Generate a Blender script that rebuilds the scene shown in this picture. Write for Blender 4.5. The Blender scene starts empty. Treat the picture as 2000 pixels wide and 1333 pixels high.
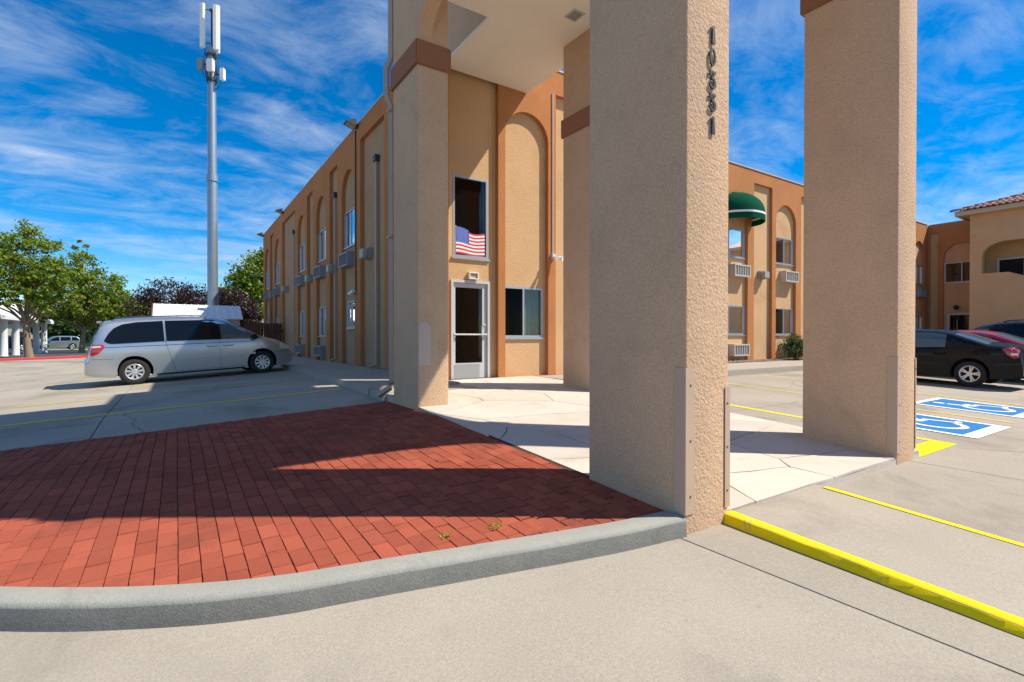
import bpy, bmesh, math, random
from mathutils import Vector, Matrix, noise as mnoise
from mathutils.geometry import tessellate_polygon
random.seed(7)
R = math.radians
sc = bpy.context.scene
COL = sc.collection

# ---------------------------------------------------------------- camera, sky, sun, exposure
YAW = 33.49
cam_d = bpy.data.cameras.new('camera'); cam = bpy.data.objects.new('camera', cam_d); COL.objects.link(cam)
cam.location = (0, 0, 1.33)
cam.rotation_euler = (R(90 - .47), 0, R(-YAW))
cam_d.sensor_width = 36; cam_d.lens = 36 * 990 / 2000; cam_d.clip_start = .05; cam_d.clip_end = 3000
sc.camera = cam

SUN_AZ = R(90 + YAW)          # measured clockwise from +Y: the sun stands square to the right of the view
SUN_EL = math.atan(1.25)
w = bpy.data.worlds.new('World'); sc.world = w; w.use_nodes = True
nt = w.node_tree; nt.nodes.clear()
def N(t, kind, **kw):
    n = t.nodes.new(kind)
    for k, v in kw.items(): setattr(n, k, v)
    return n
out = N(nt, 'ShaderNodeOutputWorld'); bg = N(nt, 'ShaderNodeBackground'); bg.inputs[1].default_value = .074
sky = N(nt, 'ShaderNodeTexSky', sky_type='NISHITA'); sky.sun_disc = False
sky.sun_elevation = SUN_EL; sky.sun_rotation = SUN_AZ; sky.altitude = 1600; sky.air_density = 1.0; sky.dust_density = .3; sky.ozone_density = 3.0
hs = N(nt, 'ShaderNodeHueSaturation'); hs.inputs['Saturation'].default_value = 1.55; hs.inputs['Value'].default_value = 1.6
nt.links.new(sky.outputs[0], hs.inputs['Color'])
tc = N(nt, 'ShaderNodeTexCoord'); sep = N(nt, 'ShaderNodeSeparateXYZ'); nt.links.new(tc.outputs['Generated'], sep.inputs[0])
def M2(t, op, a, b=None, c=None, clamp=False):
    n = N(t, 'ShaderNodeMath', operation=op); n.use_clamp = clamp
    for i, v in enumerate((a, b, c)):
        if v is None: continue
        if hasattr(v, 'links'): t.links.new(v, n.inputs[i])
        else: n.inputs[i].default_value = v
    return n.outputs[0]
den = M2(nt, 'ADD', M2(nt, 'MAXIMUM', sep.outputs[2], 0.0), .16)
cx = M2(nt, 'DIVIDE', sep.outputs[0], den); cy = M2(nt, 'DIVIDE', sep.outputs[1], den)
cmb = N(nt, 'ShaderNodeCombineXYZ'); nt.links.new(cx, cmb.inputs[0]); nt.links.new(cy, cmb.inputs[1])
def cloud(scale, rot, sx, sy, detail, dist, rough=.6):
    mp = N(nt, 'ShaderNodeMapping'); mp.inputs['Rotation'].default_value[2] = rot; mp.inputs['Scale'].default_value = (sx, sy, 1)
    nz = N(nt, 'ShaderNodeTexNoise'); nz.inputs['Scale'].default_value = scale; nz.inputs['Detail'].default_value = detail
    nz.inputs['Roughness'].default_value = rough; nz.inputs['Distortion'].default_value = dist
    nt.links.new(cmb.outputs[0], mp.inputs[0]); nt.links.new(mp.outputs[0], nz.inputs[0]); return nz.outputs[0]
big = cloud(.85, R(35), 1.0, 1.3, 4, .6)
wisp = cloud(3.0, R(48), 1.0, 1.5, 12, .5, .66)
cl = M2(nt, 'ADD', M2(nt, 'MULTIPLY', big, .95), M2(nt, 'MULTIPLY', wisp, .75))
cl = M2(nt, 'SUBTRACT', cl, .73)
cl = M2(nt, 'MULTIPLY', cl, 2.5, clamp=True)
cl = M2(nt, 'MULTIPLY', M2(nt, 'POWER', cl, 1.3), .72)
mx = N(nt, 'ShaderNodeMix', data_type='RGBA'); nt.links.new(cl, mx.inputs[0]); nt.links.new(hs.outputs[0], mx.inputs[6]); mx.inputs[7].default_value = (7.6, 8.4, 9.4, 1)
nt.links.new(mx.outputs[2], bg.inputs[0]); nt.links.new(bg.outputs[0], out.inputs[0])

sd = bpy.data.lights.new('sun', 'SUN'); sd.energy = 5.0; sd.angle = R(.53); sd.color = (1, .92, .79)
sun = bpy.data.objects.new('sun', sd); COL.objects.link(sun)
tosun = Vector((math.sin(SUN_AZ) * math.cos(SUN_EL), math.cos(SUN_AZ) * math.cos(SUN_EL), math.sin(SUN_EL)))
sun.rotation_euler = tosun.to_track_quat('Z', 'Y').to_euler(); sun.location = tosun * 60
vs = sc.view_settings; vs.view_transform = 'Standard'; vs.look = 'None'; vs.exposure = .5; vs.gamma = 1; vs.use_curve_mapping = False
sc.render.engine = 'CYCLES'
sc.cycles.max_bounces = 6; sc.cycles.diffuse_bounces = 3; sc.cycles.glossy_bounces = 3; sc.cycles.transmission_bounces = 3; sc.cycles.transparent_max_bounces = 6

# ---------------------------------------------------------------- materials
MATS = {}
def mat(name, col, rough=.8, var=.0, vscale=3., bump=0., bscale=40., bdetail=4., metal=0., spec=.5, coat=0., obj_rand=0., stain=None, fine=0., fscale=60., bdist=.02, crack=0., voro=0., island=0., spots=0., vw=.9):
    """plain procedural surface: base colour with broad and fine variation in world space, and relief"""
    m = bpy.data.materials.new(name); m.use_nodes = True; t = m.node_tree; b = t.nodes['Principled BSDF']
    b.inputs['Roughness'].default_value = rough; b.inputs['Metallic'].default_value = metal; b.inputs['Specular IOR Level'].default_value = spec
    b.inputs['Coat Weight'].default_value = coat; b.inputs['Coat Roughness'].default_value = .04
    geo = N(t, 'ShaderNodeNewGeometry'); pos = geo.outputs['Position']
    def nz(scale, det, rg=.6, dist=0.):
        n = N(t, 'ShaderNodeTexNoise'); n.inputs['Scale'].default_value = scale; n.inputs['Detail'].default_value = det
        n.inputs['Roughness'].default_value = rg; n.inputs['Distortion'].default_value = dist; t.links.new(pos, n.inputs[0]); return n.outputs[0]
    fac = None
    def add(v, amt):
        nonlocal fac
        x = M2(t, 'MULTIPLY', M2(t, 'SUBTRACT', v, .5), amt)
        fac = x if fac is None else M2(t, 'ADD', fac, x)
    if var: add(nz(vscale, 5), var * 2)
    if fine: add(nz(fscale, 3), fine * 2)
    if obj_rand:
        oi = N(t, 'ShaderNodeObjectInfo'); add(oi.outputs['Random'], obj_rand * 2)
    if island: add(geo.outputs['Random Per Island'], island * 2)
    colsock = None
    if fac is not None:
        v = M2(t, 'ADD', fac, 1.0)
        vm = N(t, 'ShaderNodeVectorMath', operation='SCALE'); vm.inputs[0].default_value = col[:3]; t.links.new(v, vm.inputs['Scale']); colsock = vm.outputs[0]
    if stain:                                   # (colour, scale, threshold, strength)
        sn = nz(stain[1], 6, .62, .6)
        s = M2(t, 'MULTIPLY', M2(t, 'SUBTRACT', sn, stain[2]), 6., clamp=True); s = M2(t, 'MULTIPLY', s, stain[3])
        mxx = N(t, 'ShaderNodeMix', data_type='RGBA'); t.links.new(s, mxx.inputs[0])
        if colsock: t.links.new(colsock, mxx.inputs[6])
        else: mxx.inputs[6].default_value = (*col[:3], 1)
        mxx.inputs[7].default_value = (*stain[0], 1); colsock = mxx.outputs[2]
    if spots:                                   # scattered dark specks and drips
        for sc_, th_, am_ in ((spots, .045, .5), (spots * .22, .10, .35)):
            vo = N(t, 'ShaderNodeTexVoronoi', feature='F1'); vo.inputs['Scale'].default_value = sc_; t.links.new(pos, vo.inputs[0])
            sx_ = N(t, 'ShaderNodeSeparateColor'); t.links.new(vo.outputs['Color'], sx_.inputs[0])
            rad = M2(t, 'MULTIPLY', M2(t, 'SUBTRACT', sx_.outputs[0], .55), th_ * 2.2)
            k = M2(t, 'MULTIPLY', M2(t, 'SUBTRACT', rad, M2(t, 'ADD', vo.outputs[0], M2(t, 'MULTIPLY', nz(sc_ * 6, 2), th_))), 40., clamp=True); k = M2(t, 'MULTIPLY', k, am_)
            mxx = N(t, 'ShaderNodeMix', data_type='RGBA'); t.links.new(k, mxx.inputs[0]); t.links.new(colsock, mxx.inputs[6]); mxx.inputs[7].default_value = tuple(c * .22 for c in col[:3]) + (1,); colsock = mxx.outputs[2]
    if crack:                                   # fine dark hairline cracks
        vo = N(t, 'ShaderNodeTexVoronoi', feature='DISTANCE_TO_EDGE'); vo.inputs['Scale'].default_value = crack
        mv = N(t, 'ShaderNodeVectorMath', operation='ADD'); nn = N(t, 'ShaderNodeTexNoise'); nn.inputs['Scale'].default_value = crack * 2.5; nn.inputs['Detail'].default_value = 4
        t.links.new(pos, nn.inputs[0]); ms = N(t, 'ShaderNodeVectorMath', operation='SCALE'); ms.inputs['Scale'].default_value = .5 / crack
        t.links.new(nn.outputs[1], ms.inputs[0]); t.links.new(pos, mv.inputs[0]); t.links.new(ms.outputs[0], mv.inputs[1]); t.links.new(mv.outputs[0], vo.inputs[0])
        k = M2(t, 'LESS_THAN', vo.outputs[0], .004); k = M2(t, 'MULTIPLY', k, M2(t, 'GREATER_THAN', nz(crack * .7, 2), .54)); k = M2(t, 'MULTIPLY', k, .55)
        mxx = N(t, 'ShaderNodeMix', data_type='RGBA'); t.links.new(k, mxx.inputs[0])
        if colsock: t.links.new(colsock, mxx.inputs[6])
        else: mxx.inputs[6].default_value = (*col[:3], 1)
        mxx.inputs[7].default_value = tuple(c * .25 for c in col[:3]) + (1,); colsock = mxx.outputs[2]
    if colsock: t.links.new(colsock, b.inputs['Base Color'])
    else: b.inputs['Base Color'].default_value = (*col[:3], 1)
    if bump:
        h = nz(bscale, bdetail, .62, .8)
        if voro:
            v2 = N(t, 'ShaderNodeTexVoronoi', feature='SMOOTH_F1'); v2.inputs['Scale'].default_value = voro
            dn = N(t, 'ShaderNodeTexNoise'); dn.inputs['Scale'].default_value = voro * .6; dn.inputs['Detail'].default_value = 3; t.links.new(pos, dn.inputs[0])
            sv = N(t, 'ShaderNodeVectorMath', operation='SCALE'); sv.inputs['Scale'].default_value = 1.6 / voro; t.links.new(dn.outputs[1], sv.inputs[0])
            av = N(t, 'ShaderNodeVectorMath', operation='ADD'); t.links.new(pos, av.inputs[0]); t.links.new(sv.outputs[0], av.inputs[1]); t.links.new(av.outputs[0], v2.inputs[0])
            h = M2(t, 'ADD', h, M2(t, 'MULTIPLY', v2.outputs[0], vw))
        bp = N(t, 'ShaderNodeBump'); bp.inputs['Strength'].default_value = bump; bp.inputs['Distance'].default_value = bdist
        t.links.new(h, bp.inputs['Height']); t.links.new(bp.outputs[0], b.inputs['Normal'])
    MATS[name] = m; return m
def glass(name, tint, ior=1.5, boost=0.):
    m = bpy.data.materials.new(name); m.use_nodes = True; t = m.node_tree; t.nodes.clear()
    o = N(t, 'ShaderNodeOutputMaterial'); mxs = N(t, 'ShaderNodeMixShader'); tr = N(t, 'ShaderNodeBsdfTransparent'); gl = N(t, 'ShaderNodeBsdfGlossy')
    gl.inputs['Roughness'].default_value = .015; gl.inputs[0].default_value = (.95, .97, 1, 1); tr.inputs[0].default_value = (*tint, 1)
    fr = N(t, 'ShaderNodeFresnel'); fr.inputs[0].default_value = ior
    f = M2(t, 'ADD', fr.outputs[0], boost, clamp=True)
    t.links.new(f, mxs.inputs[0]); t.links.new(tr.outputs[0], mxs.inputs[1]); t.links.new(gl.outputs[0], mxs.inputs[2]); t.links.new(mxs.outputs[0], o.inputs[0])
    MATS[name] = m
def leafmat(name, col, tr=.35):
    m = bpy.data.materials.new(name); m.use_nodes = True; t = m.node_tree; t.nodes.clear()
    o = N(t, 'ShaderNodeOutputMaterial'); mxs = N(t, 'ShaderNodeMixShader'); d = N(t, 'ShaderNodeBsdfPrincipled'); l = N(t, 'ShaderNodeBsdfTranslucent')
    d.inputs['Base Color'].default_value = (*col, 1); d.inputs['Roughness'].default_value = .45; l.inputs[0].default_value = (col[0] * 1.5, col[1] * 1.5, col[2] * .8, 1)
    mxs.inputs[0].default_value = tr; t.links.new(d.outputs[0], mxs.inputs[1]); t.links.new(l.outputs[0], mxs.inputs[2]); t.links.new(mxs.outputs[0], o.inputs[0]); MATS[name] = m

TAN = (.47, .315, .185); ORG = (.42, .2, .085)
mat('stucco_tan', (.60, .38, .20), .95, spec=.15, var=.15, vscale=1.1, bump=.7, bscale=45, bdist=.008, fine=.1, fscale=30, voro=36, stain=((.45, .26, .12), .9, .56, .55))
mat('stucco_column', (.60, .40, .255), .95, var=.14, vscale=1.5, bump=.8, bscale=60, bdist=.009, fine=.36, fscale=62, stain=((.42, .285, .18), 1.3, .55, .42), voro=46, vw=.7, spec=.15)
mat('stucco_orange', (.46, .195, .075), .95, spec=.15, var=.15, vscale=1.2, bump=.7, bscale=45, bdist=.008, fine=.1, fscale=30, voro=36, stain=((.36, .15, .06), 1., .57, .5))
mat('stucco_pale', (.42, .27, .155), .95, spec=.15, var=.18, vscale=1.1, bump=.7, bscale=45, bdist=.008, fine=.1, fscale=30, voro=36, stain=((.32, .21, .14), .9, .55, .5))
mat('stucco_band', (.30, .125, .06), .9, var=.1, vscale=2, bump=.6, bscale=26, bdist=.015)
mat('stucco_patch', (.55, .44, .36), .9, var=.06, vscale=5, bump=.4, bscale=40, bdist=.01)
mat('ceiling_plaster', (.82, .75, .64), .9, var=.06, vscale=1.3, bump=.25, bscale=30, bdist=.01, stain=((.6, .48, .32), 1.2, .66, .35))
mat('concrete', (.345, .306, .25), .9, spec=.25, var=.24, vscale=.5, fine=.36, fscale=85, bump=.5, bscale=120, bdist=.006, stain=((.20, .178, .15), .65, .515, .7), obj_rand=.06, spots=3.6, crack=.28)
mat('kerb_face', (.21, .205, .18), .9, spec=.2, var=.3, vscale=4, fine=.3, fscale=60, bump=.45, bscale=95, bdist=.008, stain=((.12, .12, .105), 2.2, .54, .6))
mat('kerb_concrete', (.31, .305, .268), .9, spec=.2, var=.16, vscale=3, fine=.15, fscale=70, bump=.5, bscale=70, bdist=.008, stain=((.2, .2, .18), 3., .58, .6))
mat('walk_concrete', (.35, .305, .25), .85, var=.1, vscale=1, fine=.07, fscale=80, bump=.3, bscale=90, bdist=.005, stain=((.28, .25, .21), 1.3, .58, .5))
mat('joint', (.035, .033, .03), .95)
mat('flagstone', (.53, .47, .40), .85, spec=.2, var=.15, vscale=1.7, fine=.08, fscale=60, bump=.35, bscale=30, bdist=.008, stain=((.40, .32, .24), 1.5, .56, .6), obj_rand=.08, spots=4.)
mat('flag_grey', (.42, .45, .40), .8, var=.15, vscale=5, bump=.3, bscale=30, bdist=.008)
mat('grout', (.06, .055, .05), .95)
mat('brick_paver', (.30, .075, .044), .95, spec=.12, var=.16, vscale=1.8, fine=.22, fscale=120, bump=.6, bscale=120, bdist=.004, obj_rand=.17, island=.17, stain=((.16, .05, .035), 2.2, .55, .65), spots=6.)
mat('brick_sand', (.035, .018, .013), .95, var=.3, vscale=20)
mat('asphalt', (.05, .05, .052), .9, var=.15, vscale=1, fine=.2, fscale=60)
mat('gravel', (.33, .29, .25), .95, var=.3, vscale=14, fine=.35, fscale=40, bump=1, bscale=30, bdist=.04)
mat('yellow_paint', (.90, .66, .01), .85, spec=.15, fine=.12, fscale=60, var=.1, vscale=4, bump=.4, bscale=90, bdist=.004, stain=((.42, .34, .16), 8., .61, .8))
mat('yellow_worn', (.62, .47, .06), .75, fine=.15, fscale=40, stain=((.42, .36, .28), 6., .5, .8))
mat('white_paint', (.82, .82, .80), .6, fine=.04, fscale=60)
mat('blue_paint', (.012, .16, .42), .75, spec=.2, var=.25, vscale=3, fine=.08, stain=((.04, .24, .5), 5., .6, .6))
mat('red_paint', (.42, .025, .03), .6, var=.1, vscale=3)
mat('galvanised', (.30, .355, .40), .45, var=.14, vscale=2.5, metal=.7, fine=.06, fscale=12)
mat('antenna_white', (.78, .78, .74), .5)
mat('dark_metal', (.03, .032, .035), .5)
mat('grey_plastic', (.27, .27, .27), .6)
mat('guard_metal', (.50, .35, .25), .6, var=.07, vscale=4, stain=((.34, .25, .19), 5., .6, .5))
mat('downspout_paint', (.43, .33, .26), .5, var=.08, vscale=3)
mat('aluminium', (.42, .44, .46), .4, metal=.5)
mat('white_frame', (.52, .53, .54), .45)
mat('black_rubber', (.018, .018, .018), .85)
mat('void', (.012, .011, .01), .9)
mat('interior_wall', (.22, .17, .12), .9)
mat('interior_wood', (.09, .045, .02), .6)
mat('curtain', (.42, .42, .36), .9, var=.1, vscale=4)
mat('curtain_dark', (.07, .075, .075), .9, var=.2, vscale=6)
mat('curtain_blue', (.25, .36, .46), .8)
mat('coping', (.48, .46, .43), .6)
mat('awning_green', (.003, .07, .04), .95, spec=.05, var=.1, vscale=3)
mat('roof_tile', (.34, .15, .11), .8, obj_rand=.25, var=.12, vscale=6, bump=.3, bscale=40, bdist=.006)
mat('trim_tan', (.55, .42, .28), .8)
mat('shed_white', (.74, .75, .76), .5, var=.05, vscale=2)
mat('shed_siding', (.45, .38, .31), .8)
mat('fence_wood', (.085, .028, .018), .85, var=.2, vscale=8, obj_rand=.15)
mat('bark', (.23, .17, .11), .9, var=.45, vscale=7, bump=.8, bscale=18, bdist=.03)
mat('bark_dark', (.06, .05, .042), .95, var=.3, vscale=7)
mat('soil', (.14, .11, .085), .95, var=.25, vscale=5)
mat('grass_green', (.06, .12, .02), .9, var=.3, vscale=9)
mat('flag_red', (.62, .03, .05), .5); mat('flag_white', (.82, .82, .82), .5); mat('flag_blue', (.01, .07, .45), .5); mat('gold', (.6, .42, .12), .4)
mat('paint_silver', (.56, .575, .59), .30, metal=.8, coat=.6)
mat('paint_champagne', (.46, .41, .29), .35, metal=.5, coat=.6)
mat('paint_black', (.002, .003, .006), .3, coat=.2, spec=.15)
mat('paint_red', (.30, .006, .02), .25, coat=1.)
mat('paint_navy', (.005, .009, .025), .25, coat=.5, spec=.4)
mat('paint_grey', (.20, .25, .28), .3, metal=.5, coat=.8)
mat('car_glass', (.004, .006, .008), .03, spec=.35)
mat('car_glass_light', (.05, .09, .11), .03, spec=.9)
mat('lamp_red', (.42, .008, .012), .12, coat=1.)
mat('lamp_clear', (.66, .62, .52), .1, coat=1.)
mat('lamp_amber', (.6, .3, .06), .12, coat=1.)
mat('chrome', (.62, .63, .65), .18, metal=1.)
mat('rim_silver', (.62, .62, .63), .3, metal=.6)
mat('lens_glass', (.36, .37, .30), .4, spec=.4)
mat('pale_block', (.50, .42, .34), .9, var=.1, vscale=1)
mat('exit_sign', (.42, .36, .27), .6, var=.5, vscale=30)
glass('pane_glass', (.66, .72, .72), 1.35, .0)
glass('pane_screen', (.26, .27, .27), 1.12, 0.)
glass('pane_sky', (.55, .64, .7), 1.6, .08)
leafmat('leaf_a', (.27, .34, .03), .48); leafmat('leaf_b', (.13, .21, .018), .42); leafmat('leaf_c', (.06, .115, .015), .4); leafmat('leaf_brown', (.2, .13, .03))
leafmat('plum_a', (.055, .018, .026), .2); leafmat('plum_b', (.028, .010, .016), .2); leafmat('dark_leaf', (.02, .045, .015), .2); leafmat('shrub_leaf', (.06, .10, .015), .2)

# ---------------------------------------------------------------- mesh helpers
def mesh_obj(name, bm, m, parent=None, smooth=None):
    me = bpy.data.meshes.new(name); bm.normal_update(); bm.to_mesh(me); bm.free()
    for x in (m if isinstance(m, (list, tuple)) else [m]): me.materials.append(MATS[x])
    if smooth:
        for p in me.polygons: p.use_smooth = True
        me.set_sharp_from_angle(angle=R(smooth))
    o = bpy.data.objects.new(name, me); COL.objects.link(o)
    if parent: o.parent = parent
    return o
def tag(o, label=None, cat=None, group=None, kind=None):
    if label: o['label'] = label
    if cat: o['category'] = cat
    if group: o['group'] = group
    if kind: o['kind'] = kind
    return o
def empty(name, loc=(0, 0, 0), rz=0., label=None, cat=None, group=None, kind=None):
    o = bpy.data.objects.new(name, None); COL.objects.link(o); o.location = loc; o.rotation_euler = (0, 0, rz); o.empty_display_size = .1
    return tag(o, label, cat, group, kind)
def box(bm, x0, x1, y0, y1, z0, z1, mi=0):
    v = [bm.verts.new((x, y, z)) for z in (z0, z1) for y in (y0, y1) for x in (x0, x1)]
    for f in ((0, 2, 3, 1), (4, 5, 7, 6), (0, 1, 5, 4), (1, 3, 7, 5), (3, 2, 6, 7), (2, 0, 4, 6)):
        bm.faces.new([v[i] for i in f]).material_index = mi
    return v
def prism(bm, pts, axis, d0, d1, mi=0):
    """extrude a 2D outline; axis 'z': pts=(x,y), 'y': pts=(x,z), 'x': pts=(y,z)"""
    def P(p, d): return (p[0], p[1], d) if axis == 'z' else ((p[0], d, p[1]) if axis == 'y' else (d, p[0], p[1]))
    a = [bm.verts.new(P(p, d0)) for p in pts]; b = [bm.verts.new(P(p, d1)) for p in pts]; n = len(pts)
    fs = [bm.faces.new(a[::-1]), bm.faces.new(b)]
    for i in range(n): fs.append(bm.faces.new((a[i], a[(i + 1) % n], b[(i + 1) % n], b[i])))
    for f in fs: f.material_index = mi
    return fs
def fix(bm): bmesh.ops.recalc_face_normals(bm, faces=bm.faces[:]); return bm
def tube(bm, pts, rad, n=8, cap=True, mi=0):
    pts = [Vector(p) for p in pts]; rs = rad if isinstance(rad, (list, tuple)) else [rad] * len(pts); rings = []
    for i, p in enumerate(pts):
        d = (pts[min(i + 1, len(pts) - 1)] - pts[max(i - 1, 0)]).normalized()
        up = Vector((0, 0, 1)) if abs(d.z) < .9 else Vector((1, 0, 0))
        a = d.cross(up).normalized(); b = d.cross(a)
        rings.append([bm.verts.new(p + (a * math.cos(t) + b * math.sin(t)) * rs[i]) for t in [2 * math.pi * k / n for k in range(n)]])
    for r0, r1 in zip(rings, rings[1:]):
        for k in range(n): bm.faces.new((r0[k], r0[(k + 1) % n], r1[(k + 1) % n], r1[k])).material_index = mi
    if cap:
        bm.faces.new(rings[0][::-1]).material_index = mi; bm.faces.new(rings[-1]).material_index = mi
def lathe(bm, prof, n=24, axis='z', c=(0, 0, 0), mi=0):
    rings = []
    for r, h in prof:
        ring = []
        for k in range(n):
            t = 2 * math.pi * k / n; a, b = r * math.cos(t), r * math.sin(t)
            p = (a, b, h) if axis == 'z' else (a, h, b)
            ring.append(bm.verts.new((p[0] + c[0], p[1] + c[1], p[2] + c[2])))
        rings.append(ring)
    for r0, r1 in zip(rings, rings[1:]):
        for k in range(n): bm.faces.new((r0[k], r0[(k + 1) % n], r1[(k + 1) % n], r1[k])).material_index = mi
def plate(bm, outer, holes, fn, n0, n1, mi=0):
    """flat plate with openings. fn(u, z, n) -> world; n1 is the outer face"""
    loops = [outer] + holes
    tris = tessellate_polygon([[Vector((p[0], p[1], 0)) for p in l] for l in loops])
    flat = [p for l in loops for p in l]
    for n in (n0, n1):
        vs = [bm.verts.new(fn(p[0], p[1], n)) for p in flat]
        for t in tris:
            if len(set(t)) == 3:
                try: bm.faces.new([vs[i] for i in t]).material_index = mi
                except ValueError: pass
    for l in loops:
        a = [bm.verts.new(fn(p[0], p[1], n0)) for p in l]; b = [bm.verts.new(fn(p[0], p[1], n1)) for p in l]
        for i in range(len(l)):
            j = (i + 1) % len(l); bm.faces.new((a[i], a[j], b[j], b[i])).material_index = mi
def rect(u0, u1, z0, z1): return [(u0, z0), (u1, z0), (u1, z1), (u0, z1)]
def archp(u0, u1, z0, ztop, n=14):
    r = (u1 - u0) / 2; c = (u0 + u1) / 2; zs = ztop - r
    return [(u0, z0), (u1, z0)] + [(c + r * math.cos(math.pi * k / n), zs + r * math.sin(math.pi * k / n)) for k in range(n + 1)]
def sm(a, b, t):
    t = max(0., min(1., (t - a) / (b - a))); return t
def pw(tbl, x):
    if x <= tbl[0][0]: return tbl[0][1]
    for (a, b), (c, d) in zip(tbl, tbl[1:]):
        if x <= c: return b + (d - b) * (x - a) / (c - a)
    return tbl[-1][1]
def G(x, y):
    """height of the paved ground"""
    zr = pw(((2.2, -.015), (9.5, .34)), y); sx = pw(((2.2, .02), (8, .055)), y)
    z = zr + sx * (max(-4.5, min(x, 2.75)) - 2.75)
    if y > 45: z -= min(.006 * (y - 45), .4)
    return z
def PZ(y): return pw(((2.2, .062), (3.2, .115), (6.75, .33), (7.7, .39), (9.62, .42), (12, .43)), y)   # patio surface
def BZ(x, y): return G(x, y) + .11 * sm(8.05, 6.05, y) + .006                                         # brick surface
CAMF = Vector((math.sin(R(YAW)), math.cos(R(YAW)), 0)); CAMR = Vector((math.cos(R(YAW)), -math.sin(R(YAW)), 0))
def viewpx(x, y, z):
    v = Vector((x, y, z - 1.33)); d = v.dot(CAMF)
    if d < .2: return None
    return 1000 + 990 * v.dot(CAMR) / d, 658 - 990 * v.z / d, d
# ================================================================ GROUND
def sheet(bm, xs, ys, zf, mi=0):
    vv = [[bm.verts.new((x, y, zf(x, y))) for x in xs] for y in ys]
    for j in range(len(ys) - 1):
        for i in range(len(xs) - 1): bm.faces.new((vv[j][i], vv[j][i + 1], vv[j + 1][i + 1], vv[j + 1][i])).material_index = mi
def rng(a, b, n): return [a + (b - a) * i / n for i in range(n + 1)]
bm = bmesh.new()
sheet(bm, [-900, -300, -100, -40, -20, -10, -6] + rng(-4.5, 2.75, 8) + [4, 7, 10, 15, 20, 30, 40, 60, 100, 300, 900],
      [-600, -100, -30, -10, -2, 1] + rng(2.2, 9.5, 8) + [12, 16, 20, 30, 45, 60, 80, 110, 150, 300, 900], lambda x, y: G(x, y) - .03)
for f in bm.faces:
    c = f.calc_center_median()
    if c.x < -20 or c.x > 34 or c.y < -9 or c.y > 44: f.material_index = 1
ground = tag(mesh_obj('ground', bm, ['joint', 'walk_concrete']), kind='structure')
# concrete slabs with open joints
XJ = [-20, -16, -12.2, -8.5, -4.75, -.9, 2.8, 6.62, 10.45, 14.3, 18.1, 22, 26, 30, 34.2]
YJ = [-9, -5.2, -1.4, 4.9, 9.2, 13.9, 18.6, 23.3, 28, 32.7, 37.4, 44]
for i in range(len(XJ) - 1):
    for j in range(len(YJ) - 1):
        x0, x1, y0, y1 = XJ[i] + .007, XJ[i + 1] - .007, YJ[j] + .007, YJ[j + 1] - .007
        if x0 > 2 and y0 > 9: continue
        p = [viewpx(x, y, 0) for x in (x0, x1) for y in (y0, y1)]
        if all(q is None or q[0] < -700 or q[0] > 2900 for q in p): continue
        bm = bmesh.new(); ys = [y0] + [v for v in (2.2, 8, 9.5) if y0 < v < y1] + [y1]; xs = [x0] + [v for v in (-4.5, 2.75) if x0 < v < x1] + [x1]
        nx = [xs[0]]
        for a, b in zip(xs, xs[1:]): nx += rng(a, b, 3)[1:]
        ny = [ys[0]]
        for a, b in zip(ys, ys[1:]): ny += rng(a, b, 3)[1:]
        sheet(bm, nx, ny, G)
        # edge skirts
        sk = [e for e in bm.edges if e.is_boundary]; r = bmesh.ops.extrude_edge_only(bm, edges=sk)
        for v in [g for g in r['geom'] if isinstance(g, bmesh.types.BMVert)]: v.co.z -= .028
        mesh_obj('concrete_slab', fix(bm), 'concrete', ground)
def strip(name, x0, x1, y0, y1, m, parent, dz=.005, zf=G, nx=2, ny=6):
    bm = bmesh.new(); sheet(bm, rng(x0, x1, nx), rng(y0, y1, ny), lambda x, y: zf(x, y) + dz); return mesh_obj(name, bm, m, parent)
# painted stall lines on the left lot
for y, xa, xb in ((9.85, -7, 2.62), (12.6, -2.46, 2.6), (15.2, -2.5, 2.6), (17.95, -2.5, 2.6), (20.65, -2.5, 2.6)):
    strip('parking_line', xa, xb, y - .05, y + .05, 'yellow_worn' if y > 10 else 'yellow_paint', ground, nx=14, ny=1)
# right lot lines
for x, ya, yb in ((8.07, 2.45, 7.9), (10.87, 2.27, 7.95), (13.55, 2.5, 7.95), (16.3, 2.6, 7.95), (19, 2.6, 7.95), (21.7, 2.6, 7.95), (24.4, 2.6, 7.95)):
    strip('parking_line', x - .05, x + .05, ya, yb, 'yellow_worn' if x > 10 else 'yellow_paint', ground, nx=1, ny=8)
strip('parking_line', 6.9, 8.12, 2.2, 2.45, 'yellow_paint', ground, nx=3, ny=2)
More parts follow.
